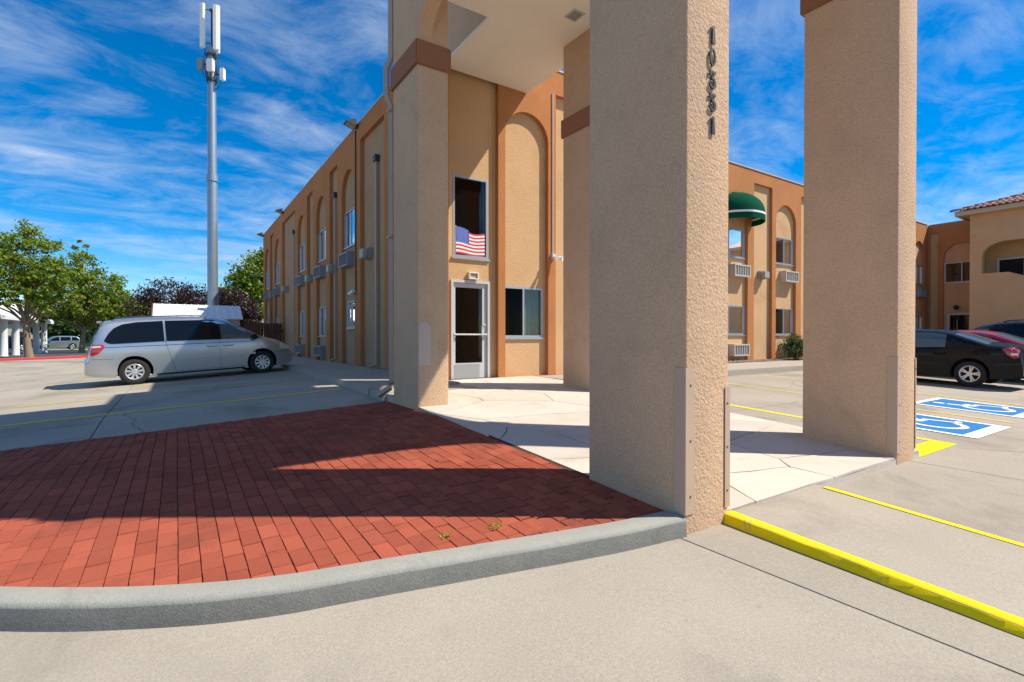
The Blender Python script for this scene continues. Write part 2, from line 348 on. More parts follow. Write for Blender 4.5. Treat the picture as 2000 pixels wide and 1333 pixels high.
# accessible-parking panels with the wheelchair symbol
def poly_flat(bm, pts, cx, cy, s, dz):
    P = [(cx + p[0] * s, cy + p[1] * s) for p in pts]
    tr = tessellate_polygon([[Vector((p[0], p[1], 0)) for p in P]])
    vs = [bm.verts.new((p[0], p[1], G(*p) + dz)) for p in P]
    for t in tr: bm.faces.new([vs[i] for i in t])
def arcband(cx, cy, r0, r1, a0, a1, n=20):
    o = [(cx + r1 * math.cos(R(a0 + (a1 - a0) * k / n)), cy + r1 * math.sin(R(a0 + (a1 - a0) * k / n))) for k in range(n + 1)]
    i = [(cx + r0 * math.cos(R(a0 + (a1 - a0) * k / n)), cy + r0 * math.sin(R(a0 + (a1 - a0) * k / n))) for k in range(n + 1)]
    return o + i[::-1]
for (x0, x1, y0, y1) in ((8.78, 10.3, 2.17, 3.8), (11.58, 13.1, 2.27, 3.87)):
    pnl = strip('parking_panel', x0 + .1, x1 - .1, y0 + .18, y1 - .1, 'blue_paint', ground, dz=.005, nx=4, ny=8)
    bm = bmesh.new()
    for a, b, c, d in ((x0, x1, y0, y0 + .18), (x0, x1, y1 - .1, y1), (x0, x0 + .1, y0 + .18, y1 - .1), (x1 - .1, x1, y0 + .18, y1 - .1)):
        sheet(bm, rng(a, b, 3), rng(c, d, 4), lambda x, y: G(x, y) + .009)
    mesh_obj('border', bm, 'white_paint', pnl)
    bm = bmesh.new(); cx, cy = (x0 + x1) / 2, (y0 + y1) / 2 + .03; s = .62
    head = [(-.18 + .13 * math.cos(t), .80 + .15 * math.sin(t)) for t in [2 * math.pi * k / 16 for k in range(16)]]
    poly_flat(bm, head, cx, cy, s, .010)
    poly_flat(bm, [(-.28, .60), (-.10, .60), (-.06, .28), (.32, .28), (.32, .14), (-.04, .14), (-.02, -.02), (.40, -.02), (.62, -.62), (.86, -.54), (.82, -.42), (.68, -.46), (.48, .12), (-.2, .10)], cx, cy, s, .011)
    poly_flat(bm, arcband(-.02, -.30, .46, .60, 118, 335), cx, cy, s, .010)
    mesh_obj('wheelchair_symbol', bm, 'white_paint', pnl)
# kerb ramp in front of the patio
def RZ(y): return pw(((-1.3, -.010), (.6, .026), (2.16, .055)), y)
def rxl(y): return 3.30 + .085 * (y - 2.16)
def rxr(y): return 4.60 + .115 * (y - 2.16)
bm = bmesh.new(); ys = rng(-1.3, 2.202, 10); vv = []
for y in ys: vv.append([bm.verts.new((rxl(y) + (rxr(y) - rxl(y)) * k / 6, y, RZ(y) - (.02 * (k / 6) ** 3 * sm(2.1, .5, y)))) for k in range(7)])
for a, b in zip(vv, vv[1:]):
    for k in range(6): bm.faces.new((a[k], a[k + 1], b[k + 1], b[k]))
sk = [e for e in bm.edges if e.is_boundary]; r = bmesh.ops.extrude_edge_only(bm, edges=sk)
for v in [g for g in r['geom'] if isinstance(g, bmesh.types.BMVert)]: v.co.z = -.05
ramp = tag(mesh_obj('kerb_ramp', fix(bm), 'concrete'), kind='structure')
bm = bmesh.new(); rings = []
for y in rng(-1.3, 2.2, 30):
    x = rxl(y); z = RZ(y) + .006; wob = .006 * mnoise.noise((y * 4, 0, 0))
    rings.append([bm.verts.new(p) for p in ((x + .075 + wob, y, z), (x + .02, y, z + .002), (x - .006 + wob, y, z - .010), (x - .018 + wob, y, -.016 + .010), (x - .026 + 2 * wob, y, -.0125))])
for a, b in zip(rings, rings[1:]):
    for k in range(4): bm.faces.new((a[k], a[k + 1], b[k + 1], b[k]))
mesh_obj('yellow_kerb_edge', fix(bm), 'yellow_paint', ramp, 50)
bm = bmesh.new(); rr = []
for y in rng(-1.3, 2.12, 14):
    x = rxr(y); z = RZ(y) - .02 * sm(2.1, .5, y)
    rr.append([bm.verts.new((x - .05, y, max(z, -.013) + .006)), bm.verts.new((x + .045, y, max(G(x, y), z - .012) + .007))])
for a, b in zip(rr, rr[1:]): bm.faces.new((a[0], a[1], b[1], b[0]))
mesh_obj('ramp_line', bm, 'yellow_paint', ramp)

# curved concrete kerb round the brick bed
KP = [(3.2, 2.12), (2.855, 2.178), (2.264, 2.268), (1.602, 2.421), (.778, 2.617), (.425, 2.701), (.106, 2.818), (-.296, 3.03), (-.697, 3.295), (-1.1, 3.62), (-1.5, 4.05), (-1.9, 4.65), (-2.2, 5.4), (-2.4, 6.3), (-2.5, 7.2), (-2.5, 8.05)]
def catmull(P, n):
    o = []
    for i in range(len(P) - 1):
        p0, p1, p2, p3 = [Vector(P[max(0, min(len(P) - 1, k))]) for k in (i - 1, i, i + 1, i + 2)]
        for k in range(n):
            t = k / n; o.append(.5 * ((2 * p1) + (p2 - p0) * t + (2 * p0 - 5 * p1 + 4 * p2 - p3) * t * t + (3 * p1 - p0 - 3 * p2 + p3) * t ** 3))
    return o + [Vector(P[-1])]
KC = [p for p in catmull(KP, 6) if p.x <= 2.86]
KN = []
for i, p in enumerate(KC):
    d = (KC[min(i + 1, len(KC) - 1)] - KC[max(i - 1, 0)]).normalized(); KN.append(Vector((d.y, -d.x)))   # towards the brick
for i in range(len(KN)):
    if KN[i].dot(Vector((.6, 5.5)) - KC[i]) < 0: KN[i] = -KN[i]
bm = bmesh.new(); rings = []
for i, (p, nn) in enumerate(zip(KC, KN)):
    zt = BZ(p.x, p.y) + .014 + .004 * mnoise.noise((p.x * 2, p.y * 2, 0)); zb = G(p.x, p.y) - .03; wv = .006 * mnoise.noise((p.x * 3, p.y * 3, 4))
    prof = [(.0, zb), (.006 + wv, zb + .05), (.012 + wv, zt - .028), (.02 + wv, zt - .010), (.036, zt - .001), (.10, zt + .003), (.165, zt), (.17, zb)]
    rings.append([bm.verts.new((p.x + nn.x * o, p.y + nn.y * o, z)) for o, z in prof])
for a, b in zip(rings, rings[1:]):
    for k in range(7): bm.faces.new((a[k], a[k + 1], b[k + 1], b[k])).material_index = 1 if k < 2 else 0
for e in (rings[0], rings[-1]): bm.faces.new(e)
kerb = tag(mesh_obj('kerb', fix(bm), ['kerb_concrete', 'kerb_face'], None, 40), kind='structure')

# brick paving
pave = empty('brick_paving', (0, 0, 0), kind='structure')
bm = bmesh.new(); sheet(bm, rng(-2.6, 2.95, 16), rng(2.3, 8.02, 16), lambda x, y: BZ(x, y) - .014)
def kerb_side(x, y):
    """signed distance inside the kerb's front line"""
    q = Vector((x, y)); i = min(range(len(KC)), key=lambda k: (KC[k] - q).length_squared); return (q - KC[i]).dot(KN[i]), i
for f in list(bm.faces):
    c = f.calc_center_median()
    if min(kerb_side(v.co.x, v.co.y)[0] for v in f.verts) < .02: bm.faces.remove(f)
for v in [v for v in bm.verts if not v.link_faces]: bm.verts.remove(v)
mesh_obj('sand_bed', bm, 'brick_sand', pave)
def clip(poly, p, n):
    o = []
    for a, b in zip(poly, poly[1:] + poly[:1]):
        da, db = (a - p).dot(n), (b - p).dot(n)
        if da >= 0: o.append(a)
        if (da < 0) != (db < 0): o.append(a + (b - a) * (da / (da - db)))
    return o
BW, BL, JT, JE = .1055, .212, .0028, .0105
bricks = []
i0 = int(-2.6 / BW)
for i in range(i0, int(2.9 / BW) + 1):
    x0 = i * BW; off = (.5 if i % 2 else 0.) * BL + random.uniform(-.03, .03) + (.25 * BL if random.random() < .12 else 0)
    y = 2.0 + off - BL
    while y < 8.05:
        if random.random() < .03: L = BL * .5
        else: L = BL
        poly = [Vector(p) for p in ((x0 + JT, y + JE), (x0 + BW - random.uniform(0, .002), y + JE), (x0 + BW - random.uniform(0, .002), y + L), (x0 + JT, y + L))]
        y += L
        c = sum(poly, Vector((0, 0))) / 4
        s, k = kerb_side(c.x, c.y)
        if s < -.12: continue
        full = True
        if s < .35:
            for kk in range(max(0, k - 2), min(len(KC), k + 3)):
                n2 = clip(poly, KC[kk] + KN[kk] * .10, KN[kk])
                if len(n2) != len(poly) or any((a - b).length > 1e-6 for a, b in zip(n2, poly)): full = False
                poly = n2
                if len(poly) < 3: break
        for pp, nn in ((Vector((0, 8.03)), Vector((0, -1))), (Vector((2.868, 0)), Vector((-1, 0)))):
            if len(poly) < 3: break
            n2 = clip(poly, pp, nn)
            if len(n2) != len(poly) or any((a - b).length > 1e-6 for a, b in zip(n2, poly)): full = False
            poly = n2
        if len(poly) < 3: continue
        v = viewpx(c.x, c.y, BZ(c.x, c.y))
        vis = v is not None and -30 < v[0] < 2030 and v[1] < 1350
        near = v is not None and -500 < v[0] < 2300
        if not near: continue
        bricks.append((vis, (1 / (v[2] ** 3)) if full else .3 / v[2] ** 3, c, L, poly, full))
bricks.sort(key=lambda b: (-b[0], -b[1]))
def brick_mesh(bm, poly, zf, t=.05):
    z = [bm.verts.new((p.x, p.y, zf(p.x, p.y))) for p in poly]; ce = sum(poly, Vector((0, 0))) / len(poly)
    lo = [bm.verts.new((p.x, p.y, zf(p.x, p.y) - .006)) for p in poly]
    ins = [bm.verts.new((p.x + (ce.x - p.x) * .035, p.y + (ce.y - p.y) * .035, zf(p.x, p.y))) for p in poly]
    for v in z: bm.verts.remove(v)
    bt = [bm.verts.new((p.x, p.y, zf(p.x, p.y) - t)) for p in poly]; n = len(poly)
    bm.faces.new(ins)
    for i in range(n):
        j = (i + 1) % n; bm.faces.new((lo[i], lo[j], ins[j], ins[i])); bm.faces.new((bt[i], bt[j], lo[j], lo[i]))
shared = {}
def shared_brick(L):
    if L not in shared:
        b = bmesh.new(); brick_mesh(b, [Vector(p) for p in ((-BW / 2 + JT / 2, -L / 2 + JE / 2), (BW / 2 - JT / 2, -L / 2 + JE / 2), (BW / 2 - JT / 2, L / 2 - JE / 2), (-BW / 2 + JT / 2, L / 2 - JE / 2))], lambda x, y: 0.)
        fix(b); me = bpy.data.meshes.new('brick'); b.to_mesh(me); b.free(); me.materials.append(MATS['brick_paver']); shared[L] = me
    return shared[L]
rest = bmesh.new()
for q, (vis, sz, c, L, poly, full) in enumerate(bricks):
    dz = random.gauss(0, .0018); tx, ty = random.gauss(0, .008), random.gauss(0, .006)
    if q < 300:
        gx = (BZ(c.x + .05, c.y) - BZ(c.x - .05, c.y)) / .1; gy = (BZ(c.x, c.y + .05) - BZ(c.x, c.y - .05)) / .1
        if full:
            o = bpy.data.objects.new('brick', shared_brick(L)); COL.objects.link(o); o.parent = pave
            o.location = (c.x, c.y, BZ(c.x, c.y) + dz); o.rotation_euler = (math.atan(gy) + ty, -math.atan(gx) + tx, random.gauss(0, .006))
        else:
            b = bmesh.new(); brick_mesh(b, poly, lambda x, y: BZ(x, y) + dz); mesh_obj('brick', fix(b), 'brick_paver', pave)
    else:
        brick_mesh(rest, poly, lambda x, y: BZ(x, y) + dz + tx * (x - c.x) + ty * (y - c.y))
tag(mesh_obj('brick_field', fix(rest), 'brick_paver', pave), kind='stuff')
# weeds in the joints by the kerb
for (wx, wy, lab) in ((1.72, 2.78, 'small weed tuft in the brick joints nearest the numbered column'), (1.38, 2.83, 'small weed tuft in the brick joints farther from the numbered column')):
    bm = bmesh.new()
    for k in range(22):
        a = random.uniform(0, 6.28); l = random.uniform(.012, .038); bx, by = wx + random.gauss(0, .025), wy + random.gauss(0, .02); z = BZ(bx, by)
        d = Vector((math.cos(a), math.sin(a), 0)); s = Vector((-d.y, d.x, 0)) * .004; p = Vector((bx, by, z)); q = p + d * l * .6 + Vector((0, 0, l * .5)); e = p + d * l + Vector((0, 0, l * .45))
        bm.faces.new([bm.verts.new(v) for v in (p - s, p + s, q + s, q - s)]); bm.faces.new([bm.verts.new(v) for v in (q - s, q + s, e)])
    tag(mesh_obj('weed', bm, 'leaf_a'), lab, 'weed', 'weeds in the brick joints')

# flagstone patio under the portico
patio = empty('patio', (0, 0, 0), kind='structure')
PX0, PX1, PY0, PY1 = 2.872, 6.93, 2.206, 9.62
bm = bmesh.new(); sheet(bm, rng(PX0, PX1, 2), [2.206, 2.6, 3.2, 4, 5, 6, 6.75, 7.7, 8.6, 9.62], lambda x, y: PZ(y) - .022)
sk = [e for e in bm.edges if e.is_boundary]; r = bmesh.ops.extrude_edge_only(bm, edges=sk)
for v in [g for g in r['geom'] if isinstance(g, bmesh.types.BMVert)]: v.co.z = G(v.co.x, v.co.y) - .04
fix(bm)
for f in bm.faces:
    if abs(f.normal.z) < .5: f.material_index = 1
mesh_obj('mortar_bed', bm, ['grout', 'flagstone'], patio)
rs = random.Random(12); seeds = []
while len(seeds) < 30:
    c = Vector((rs.uniform(PX0 - .3, PX1 + .3), rs.uniform(PY0 - .3, PY1 + .3)))
    if all((c - s).length > .72 for s in seeds): seeds.append(c)
    elif rs.random() < .02: seeds.append(c)
for si, s in enumerate(seeds):
    poly = [Vector(p) for p in ((PX0, PY0), (PX1, PY0), (PX1, PY1), (PX0, PY1))]
    for s2 in seeds:
        if s2 is s or len(poly) < 3: continue
        poly = clip(poly, (s + s2) / 2, (s - s2).normalized())
    if len(poly) < 3: continue
    pts = []
    for a, b in zip(poly, poly[1:] + poly[:1]):
        n = max(1, int((b - a).length / .09))
        pts += [a + (b - a) * k / n for k in range(n)]
    ce = sum(poly, Vector((0, 0))) / len(poly); q = []
    for p in pts:
        e = .035 if (PX0 + .02 < p.x < PX1 - .02 and PY0 + .02 < p.y < PY1 - .02) else .008
        nv = mnoise.noise_vector((p.x * 2.2, p.y * 2.2, 3.3)); p2 = p + Vector((nv.x, nv.y)) * e
        d = (ce - p2); q.append(p2 + d.normalized() * min(.008 + .005 * mnoise.noise((p.x * 5, p.y * 5, 0)), d.length))
    b = bmesh.new(); up = [b.verts.new((p.x, p.y, PZ(p.y))) for p in q]; dn = [b.verts.new((p.x, p.y, PZ(p.y) - .03)) for p in q]
    cv = b.verts.new((ce.x, ce.y, PZ(ce.y)))
    for k in range(len(q)):
        j = (k + 1) % len(q); b.faces.new((up[k], up[j], cv)); b.faces.new((up[j], up[k], dn[k], dn[j]))
    mesh_obj('flagstone', fix(b), 'flagstone', patio)
# small grey-green sliver stones along the edges of the patio
# walkways with kerb faces
def walkway(name, x0, x1, y0, y1, zt, kind='structure', m='walk_concrete'):
    bm = bmesh.new(); n = max(1, int(max(x1 - x0, y1 - y0) / 2)); xs = rng(x0, x1, n if x1 - x0 > y1 - y0 else 2); ys = rng(y0, y1, n if y1 - y0 >= x1 - x0 else 2)
    sheet(bm, xs, ys, lambda x, y: zt); sk = [e for e in bm.edges if e.is_boundary]; r = bmesh.ops.extrude_edge_only(bm, edges=sk)
    for v in [g for g in r['geom'] if isinstance(g, bmesh.types.BMVert)]: v.co.z -= .3
    bmesh.ops.recalc_face_normals(bm, faces=bm.faces[:]); eds = [e for e in bm.edges if len(e.link_faces) == 2 and abs(e.verts[0].co.z - zt) < 1e-4 and abs(e.verts[1].co.z - zt) < 1e-4 and e.calc_face_angle(0) > 1]
    bmesh.ops.bevel(bm, geom=eds, offset=.02, segments=2, affect='EDGES')
    return tag(mesh_obj(name, bm, m, None, 40), kind=kind)
walkway('walkway', 2.78, 4.6, 8.75, 35.4, .455)
walkway('walkway', 2.80, 4.6, 8.06, 8.742, .41)
walkway('walkway', 6.94, 9.5, 7.75, 9.60, .415)
walkway('walkway', 9.51, 36, 8.15, 10.35, .43)
bm = bmesh.new(); sheet(bm, rng(9.51, 36, 60), rng(10.36, 11.1, 5), lambda x, y: .445 + .02 * mnoise.noise((x * 3, y * 3, 0)))
tag(mesh_obj('gravel_strip', bm, 'gravel'), kind='structure')
bm = bmesh.new()
for k in range(2600):
    x, y = random.uniform(14.5, 24.5), random.uniform(10.37, 11.05); s = random.uniform(.012, .035); z = .45
    v = [bm.verts.new((x + s * a * random.uniform(.6, 1.2), y + s * b2 * random.uniform(.6, 1.2), z + s * c * random.uniform(.5, 1))) for a, b2, c in ((1, 0, 0), (-1, 0, 0), (0, 1, 0), (0, -1, 0), (0, 0, 1))]
    for f in ((0, 2, 4), (2, 1, 4), (1, 3, 4), (3, 0, 4)): bm.faces.new([v[i] for i in f])
tag(mesh_obj('pebbles', fix(bm), 'gravel'), 'loose grey pebbles along the foot of the sunlit wing', 'gravel', kind='stuff')
# far left: red kerb, planting bed, asphalt lot, ground beyond
RK = [(-16, 34.5), (-12, 37.2), (-8.4, 40.16), (-6.6, 42), (-4.94, 43.84), (-2.5, 46.2), (2, 49.6), (9, 54)]
rk = [Vector(p) for p in RK]
bm = bmesh.new(); rings = []
for i, p in enumerate(rk):
    d = (rk[min(i + 1, len(rk) - 1)] - rk[max(i - 1, 0)]).normalized(); n = Vector((-d.y, d.x)); z = G(p.x, p.y)
    rings.append([bm.verts.new((p.x + n.x * o, p.y + n.y * o, z + h)) for o, h in ((0, -.04), (.015, .12), (.04, .15), (.17, .15), (.17, -.04))])
for a, b in zip(rings, rings[1:]):
    for k in range(4): bm.faces.new((a[k], a[k + 1], b[k + 1], b[k]))
for e in (rings[0], rings[-1]): bm.faces.new(e)
tag(mesh_obj('red_kerb', fix(bm), 'red_paint'), kind='structure')
bm = bmesh.new(); a = [bm.verts.new((p.x - .1, p.y + .15, G(p.x, p.y) + .1)) for p in rk]; b2 = [bm.verts.new((p.x - 1.9, p.y + 2.6, G(p.x, p.y) + .06)) for p in rk]
for i in range(len(rk) - 1): bm.faces.new((a[i], a[i + 1], b2[i + 1], b2[i]))
tag(mesh_obj('planting_bed', bm, 'soil'), kind='structure')
bm = bmesh.new(); b2 = [bm.verts.new((p.x - 1.8, p.y + 2.5, G(p.x, p.y) + .012)) for p in rk]; c = [bm.verts.new((p.x - 42, p.y + 58, G(p.x, p.y + 58) + .012)) for p in rk]
for i in range(len(rk) - 1): bm.faces.new((b2[i], b2[i + 1], c[i + 1], c[i]))
bmesh.ops.subdivide_edges(bm, edges=[e for e in bm.edges if e.calc_length() > 20], cuts=6)
for v in bm.verts: v.co.z = G(v.co.x, v.co.y) + .012
tag(mesh_obj('asphalt_lot', bm, 'asphalt'), kind='structure')
bm = bmesh.new(); sheet(bm, rng(-60, 30, 6), rng(96, 140, 4), lambda x, y: G(x, y) + .02 + .003 * (y - 96)); tag(mesh_obj('lawn', bm, 'grass_green'), kind='structure')
# ================================================================ BUILDINGS
REC = .12     # depth of the recessed panels behind the raised terracotta skin
WL = lambda u, z, n: (4.59 - n, u, z)
WD = lambda u, z, n: (u, 9.62 - n, z)
WR = lambda u, z, n: (u, 11.12 - n, z)
WF = lambda u, z, n: (36.0 - n, u, z)
def part_box(name, m, parent, *b):
    bm = bmesh.new(); box(bm, *b); return mesh_obj(name, bm, m, parent)
def window(parent, fn, u0, u1, z0, z1, n, panes=2, cur=('curtain_dark', 'curtain'), gl='pane_glass', fm='aluminium', fr=.045, split=.5):
    bm = bmesh.new(); um = u0 + (u1 - u0) * split
    holes = [rect(u0 + fr, um - fr * .45, z0 + fr, z1 - fr), rect(um + fr * .45, u1 - fr, z0 + fr, z1 - fr)] if panes == 2 else [rect(u0 + fr, u1 - fr, z0 + fr, z1 - fr)]
    plate(bm, rect(u0, u1, z0, z1), holes, fn, n - .05, n + .035)
    w_ = mesh_obj('window', fix(bm), fm, parent)
    bm = bmesh.new(); plate(bm, rect(u0 - .03, u1 + .03, z0 - .045, z0 - .002), [], fn, n - .02, n + .07); mesh_obj('sill', fix(bm), fm, w_)
    for k, h in enumerate(holes):
        a, b = h[0][0], h[1][0]
        bm = bmesh.new(); off = -.012 if k else .004
        plate(bm, rect(a - .01, b + .01, z0 + fr - .01, z1 - fr + .01), [], fn, n + off - .006, n + off); mesh_obj('pane', fix(bm), gl[k % len(gl)] if isinstance(gl, tuple) else gl, w_)
        cm = cur[k % len(cur)]
        if cm:
            bm = bmesh.new(); c0 = a - .02; c1 = b + .02; N_ = max(8, int((c1 - c0) / .022)); prev = None
            ph = random.uniform(0, 6)
            for i in range(N_ + 1):
                u = c0 + (c1 - c0) * i / N_; d = n - .12 - .025 * math.sin(i * 1.15 + ph + .6 * math.sin(i * .31))
                v = (bm.verts.new(fn(u, z0 + .03, d)), bm.verts.new(fn(u, z1 - .02, d)))
                if prev: bm.faces.new((prev[0], v[0], v[1], prev[1]))
                prev = v
            mesh_obj('curtain', bm, cm, w_, 60)
    bm = bmesh.new()      # dark room behind
    P = [fn(u, z, d) for d in (n - .06, n - .45) for u, z in ((u0 - .02, z0 - .02), (u1 + .02, z0 - .02), (u1 + .02, z1 + .02), (u0 - .02, z1 + .02))]
    v = [bm.verts.new(p) for p in P]
    bm.faces.new(v[4:]); [bm.faces.new((v[i], v[(i + 1) % 4], v[4 + (i + 1) % 4], v[4 + i])) for i in range(4)]
    mesh_obj('room', bm, 'void', w_)
    return w_
def skin(parent, fn, u0, u1, z0, z1, holes, m='stucco_orange'):
    bm = bmesh.new(); plate(bm, rect(u0, u1, z0, z1), holes, fn, -REC, 0); return mesh_obj('raised_wall', fix(bm), m, parent)
def backwall(parent, fn, u0, u1, z0, z1, holes, m='stucco_tan', th=.22):
    bm = bmesh.new(); plate(bm, rect(u0, u1, z0, z1), holes, fn, -REC - th, -REC - .001); return mesh_obj('wall', fix(bm), m, parent)
ZT = 7.72
hotel = empty('hotel_building', (4.6, 9.6, .41), label='shaded two-storey tan and terracotta hotel wing with arches and glass entrance door', cat='building')
def keep(o): o.matrix_parent_inverse = o.parent.matrix_world.inverted() if o.parent else o.matrix_parent_inverse
PITCH = 3.62
archs = [(15.74, 17.20), (19.36, 20.87), (23.0, 24.55), (29.28, 31.0), (32.97, 34.74)]
rects = [(13.06, 15.16), (17.73, 18.79), (21.48, 22.56), (25.15, 28.53), (31.4, 32.65)]
Z0 = .40
skin(hotel, WL, 9.62 - REC + .0, 35.4, Z0, ZT, [archp(a, b, Z0 + .02, 6.68) for a, b in archs] + [rect(a, b, Z0 + .02, 7.22) for a, b in rects] + [rect(9.9, 12.4, Z0 + .02, 7.22)])
wins = []
for i, (a, b) in enumerate(archs):
    wins.append((a + .03, b - .03, 4.26, 5.42))
    wins.append((a + .25, b - .33, 1.62, 2.48) if i == 0 else (a + .03, b - .03, 1.36, 2.48))
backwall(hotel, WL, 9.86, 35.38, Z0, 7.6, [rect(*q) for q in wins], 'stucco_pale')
for k, q in enumerate(wins): window(hotel, WL, *q, -REC + .0, cur=('curtain_blue', 'curtain_dark') if k % 2 == 0 else ('curtain_dark', 'curtain_dark'), gl=('pane_sky', 'pane_screen') if k % 2 == 0 else ('pane_glass', 'pane_screen'), fr=.035)
# entrance wall
dw = [(4.925, 5.80, 3.05, 4.815)]
skin(hotel, WD, 6.0, 9.5, Z0, ZT, [archp(6.185, 7.405, Z0 + .02, 6.52), rect(7.63, 9.1, Z0 + .02, 7.15)])
part_box('corner_wall', 'stucco_orange', hotel, 4.592, 4.72, 9.62, 9.8, Z0, ZT - .003)
DX0, DX1, DZ0, DZ1 = 4.874, 5.834, .425, 2.56
backwall(hotel, WD, 4.70, 9.48, Z0, ZT - .05, [rect(*dw[0]), rect(DX0, DX1, DZ0, DZ1), rect(6.20, 7.33, 1.32, 2.49)])
fw = window(hotel, WD, *dw[0], -REC - .03, panes=1, cur=(None,), fr=.05)
window(hotel, WD, 6.20, 7.33, 1.32, 2.49, -REC - .03, cur=('curtain', 'curtain'), gl=('pane_screen', 'pane_glass'))
# glass entrance door
bm = bmesh.new(); plate(bm, rect(DX0, DX1, DZ0, DZ1), [rect(DX0 + .055, DX1 - .055, DZ0 + .002, DZ1 - .06)], WD, -REC - .1, -REC + .03)
door = mesh_obj('entrance_door', fix(bm), 'white_frame', hotel)
bm = bmesh.new(); plate(bm, rect(DX0 + .06, DX1 - .06, DZ0 + .012, DZ1 - .066), [rect(DX0 + .12, DX1 - .17, .76, DZ1 - .16)], WD, -REC - .06, -REC - .015); mesh_obj('door_leaf', fix(bm), 'white_frame', door)
bm = bmesh.new(); plate(bm, rect(DX0 + .11, DX1 - .16, .75, DZ1 - .15), [], WD, -REC - .042, -REC - .036); mesh_obj('door_pane', fix(bm), 'pane_glass', door)
bm = bmesh.new(); plate(bm, rect(DX0 + .09, DX1 - .24, .455, .735), [], WD, -REC - .016, -REC - .011); mesh_obj('kick_plate', fix(bm), 'aluminium', door)
bm = bmesh.new(); tube(bm, [WD(DX0 + .07, 1.38, -REC + .03), WD(DX1 - .08, 1.38, -REC + .03)], .018, 10)
for u in (DX0 + .085, DX1 - .09): box(bm, u - .02, u + .02, 9.62 + REC - .03, 9.62 + REC + .03, 1.35, 1.41)
mesh_obj('push_bar', bm, 'white_frame', door)
bm = bmesh.new(); tube(bm, [WD(DX1 - .21, 1.40, -REC + .04), WD(DX1 - .21, 1.56, -REC + .04), WD(DX1 - .185, 1.59, -REC + .04), WD(DX1 - .12, 1.59, -REC + .04), WD(DX1 - .12, 1.59, -REC - .02)], .013, 8); mesh_obj('pull_handle', bm, 'white_frame', door)
bm = bmesh.new()
v = [bm.verts.new(p) for d in (-REC - .23, -2.7) for p in [WD(u, z, d) for u, z in ((4.72, .42), (6.0, .42), (6.0, 2.75), (4.72, 2.75))]]
bm.faces.new(v[4:]); [bm.faces.new((v[i], v[(i + 1) % 4], v[4 + (i + 1) % 4], v[4 + i])) for i in range(4)]
mesh_obj('lobby', bm, 'interior_wall', hotel)
part_box('inner_door', 'interior_wood', hotel, 5.35, 5.95, 12.2, 12.26, .43, 2.3)
part_box('picture_frame', 'interior_wood', hotel, 4.74, 4.78, 10.9, 11.6, 1.6, 2.2)
part_box('lobby_bench', 'interior_wood', hotel, 4.76, 5.1, 11.0, 12.0, .43, .85)
# solid cores, roofs, copings
part_box('side_wall', 'stucco_orange', hotel, 9.3, 9.5, 9.75, 11.4, Z0, ZT - .002)
part_box('core', 'void', hotel, 5.75, 16.6, 12.45, 35.3, .2, 7.4)
part_box('core', 'void', hotel, 6.3, 9.2, 10.6, 12.4, .2, 7.4)
part_box('roof', 'coping', hotel, 4.75, 9.28, 9.8, 35.2, 7.42, 7.5); part_box('roof', 'coping', hotel, 9.285, 16.8, 24.05, 35.2, 7.42, 7.5)
part_box('end_wall', 'stucco_tan', hotel, 4.75, 16.8, 35.22, 35.39, Z0, ZT - .004)
bm = bmesh.new(); box(bm, 4.565, 4.86, 9.60, 35.42, ZT, ZT + .035); box(bm, 4.862, 9.52, 9.60, 9.90, ZT, ZT + .035); mesh_obj('coping', bm, 'coping', hotel)

hotel2 = empty('hotel_building', (9.5, 11.1, .43), label='sunlit two-storey tan hotel wing with arched bays behind the portico columns', cat='building')
P2 = 3.475
archR = [(16.56 + P2 * k, 18.09 + P2 * k) for k in range(-2, 6)]
rectR = [(18.49 + P2 * k, 19.76 + P2 * k) for k in range(-3, 5)]
archR = [q for q in archR if q[0] > 9.8]; rectR = [q for q in rectR if q[0] > 9.7]
skin(hotel2, WR, 9.5, 36.0, Z0, ZT, [archp(a, b, Z0 + .02, 6.70) for a, b in archR] + [rect(a, b, Z0 + .02, 7.24) for a, b in rectR])
winR = [(a + .02, b - .02, z0, z1) for a, b in archR for z0, z1 in ((4.31, 5.38), (1.42, 2.50))]
backwall(hotel2, WR, 9.52, 35.98, Z0, 7.6, [rect(*q) for q in winR])
for k, q in enumerate(winR): window(hotel2, WR, *q, -REC - .012, cur=('curtain_dark', 'curtain_blue' if abs(q[0] - 16.58) < .1 else 'curtain'), gl=('pane_screen', 'pane_glass'), split=.3 if abs(q[0] - 16.58) < .1 else .5)
part_box('core', 'void', hotel2, 9.6, 36.5, 12.0, 24, .2, 7.4)
part_box('roof', 'coping', hotel2, 9.6, 36.5, 11.3, 24, 7.42, 7.5)
part_box('coping', 'coping', hotel2, 9.53, 35.8, 11.09, 11.40, ZT, ZT + .035)

hotel3 = empty('hotel_building', (36, 0, .43), label='shaded tan wing closing the far right corner, beside the tile-roofed tower', cat='building')
skin(hotel3, WF, -6, 11.19, Z0, ZT - .02, [archp(8.88, 10.42, Z0 + .02, 6.52), rect(10.66, 11.04, Z0 + .02, 7.24), archp(5.4, 6.95, Z0 + .02, 6.52)])
backwall(hotel3, WF, -6, 11.3, Z0, 7.6, [rect(8.9, 10.40, 4.35, 5.48), rect(9.2, 10.28, .45, 2.66)])
window(hotel3, WF, 8.9, 10.40, 4.35, 5.48, -REC - .04, cur=('curtain_dark', None), fm='white_frame', fr=.05)
bm = bmesh.new(); plate(bm, rect(9.2, 10.28, .45, 2.66), [rect(9.32, 10.16, .5, 2.54)], WF, -REC - .1, -REC + .03); fdoor = mesh_obj('side_door', fix(bm), 'white_frame', hotel3)
bm = bmesh.new(); plate(bm, rect(9.3, 10.18, .5, 2.56), [], WF, -REC - .06, -REC - .05); mesh_obj('door_pane', fix(bm), 'pane_glass', fdoor)
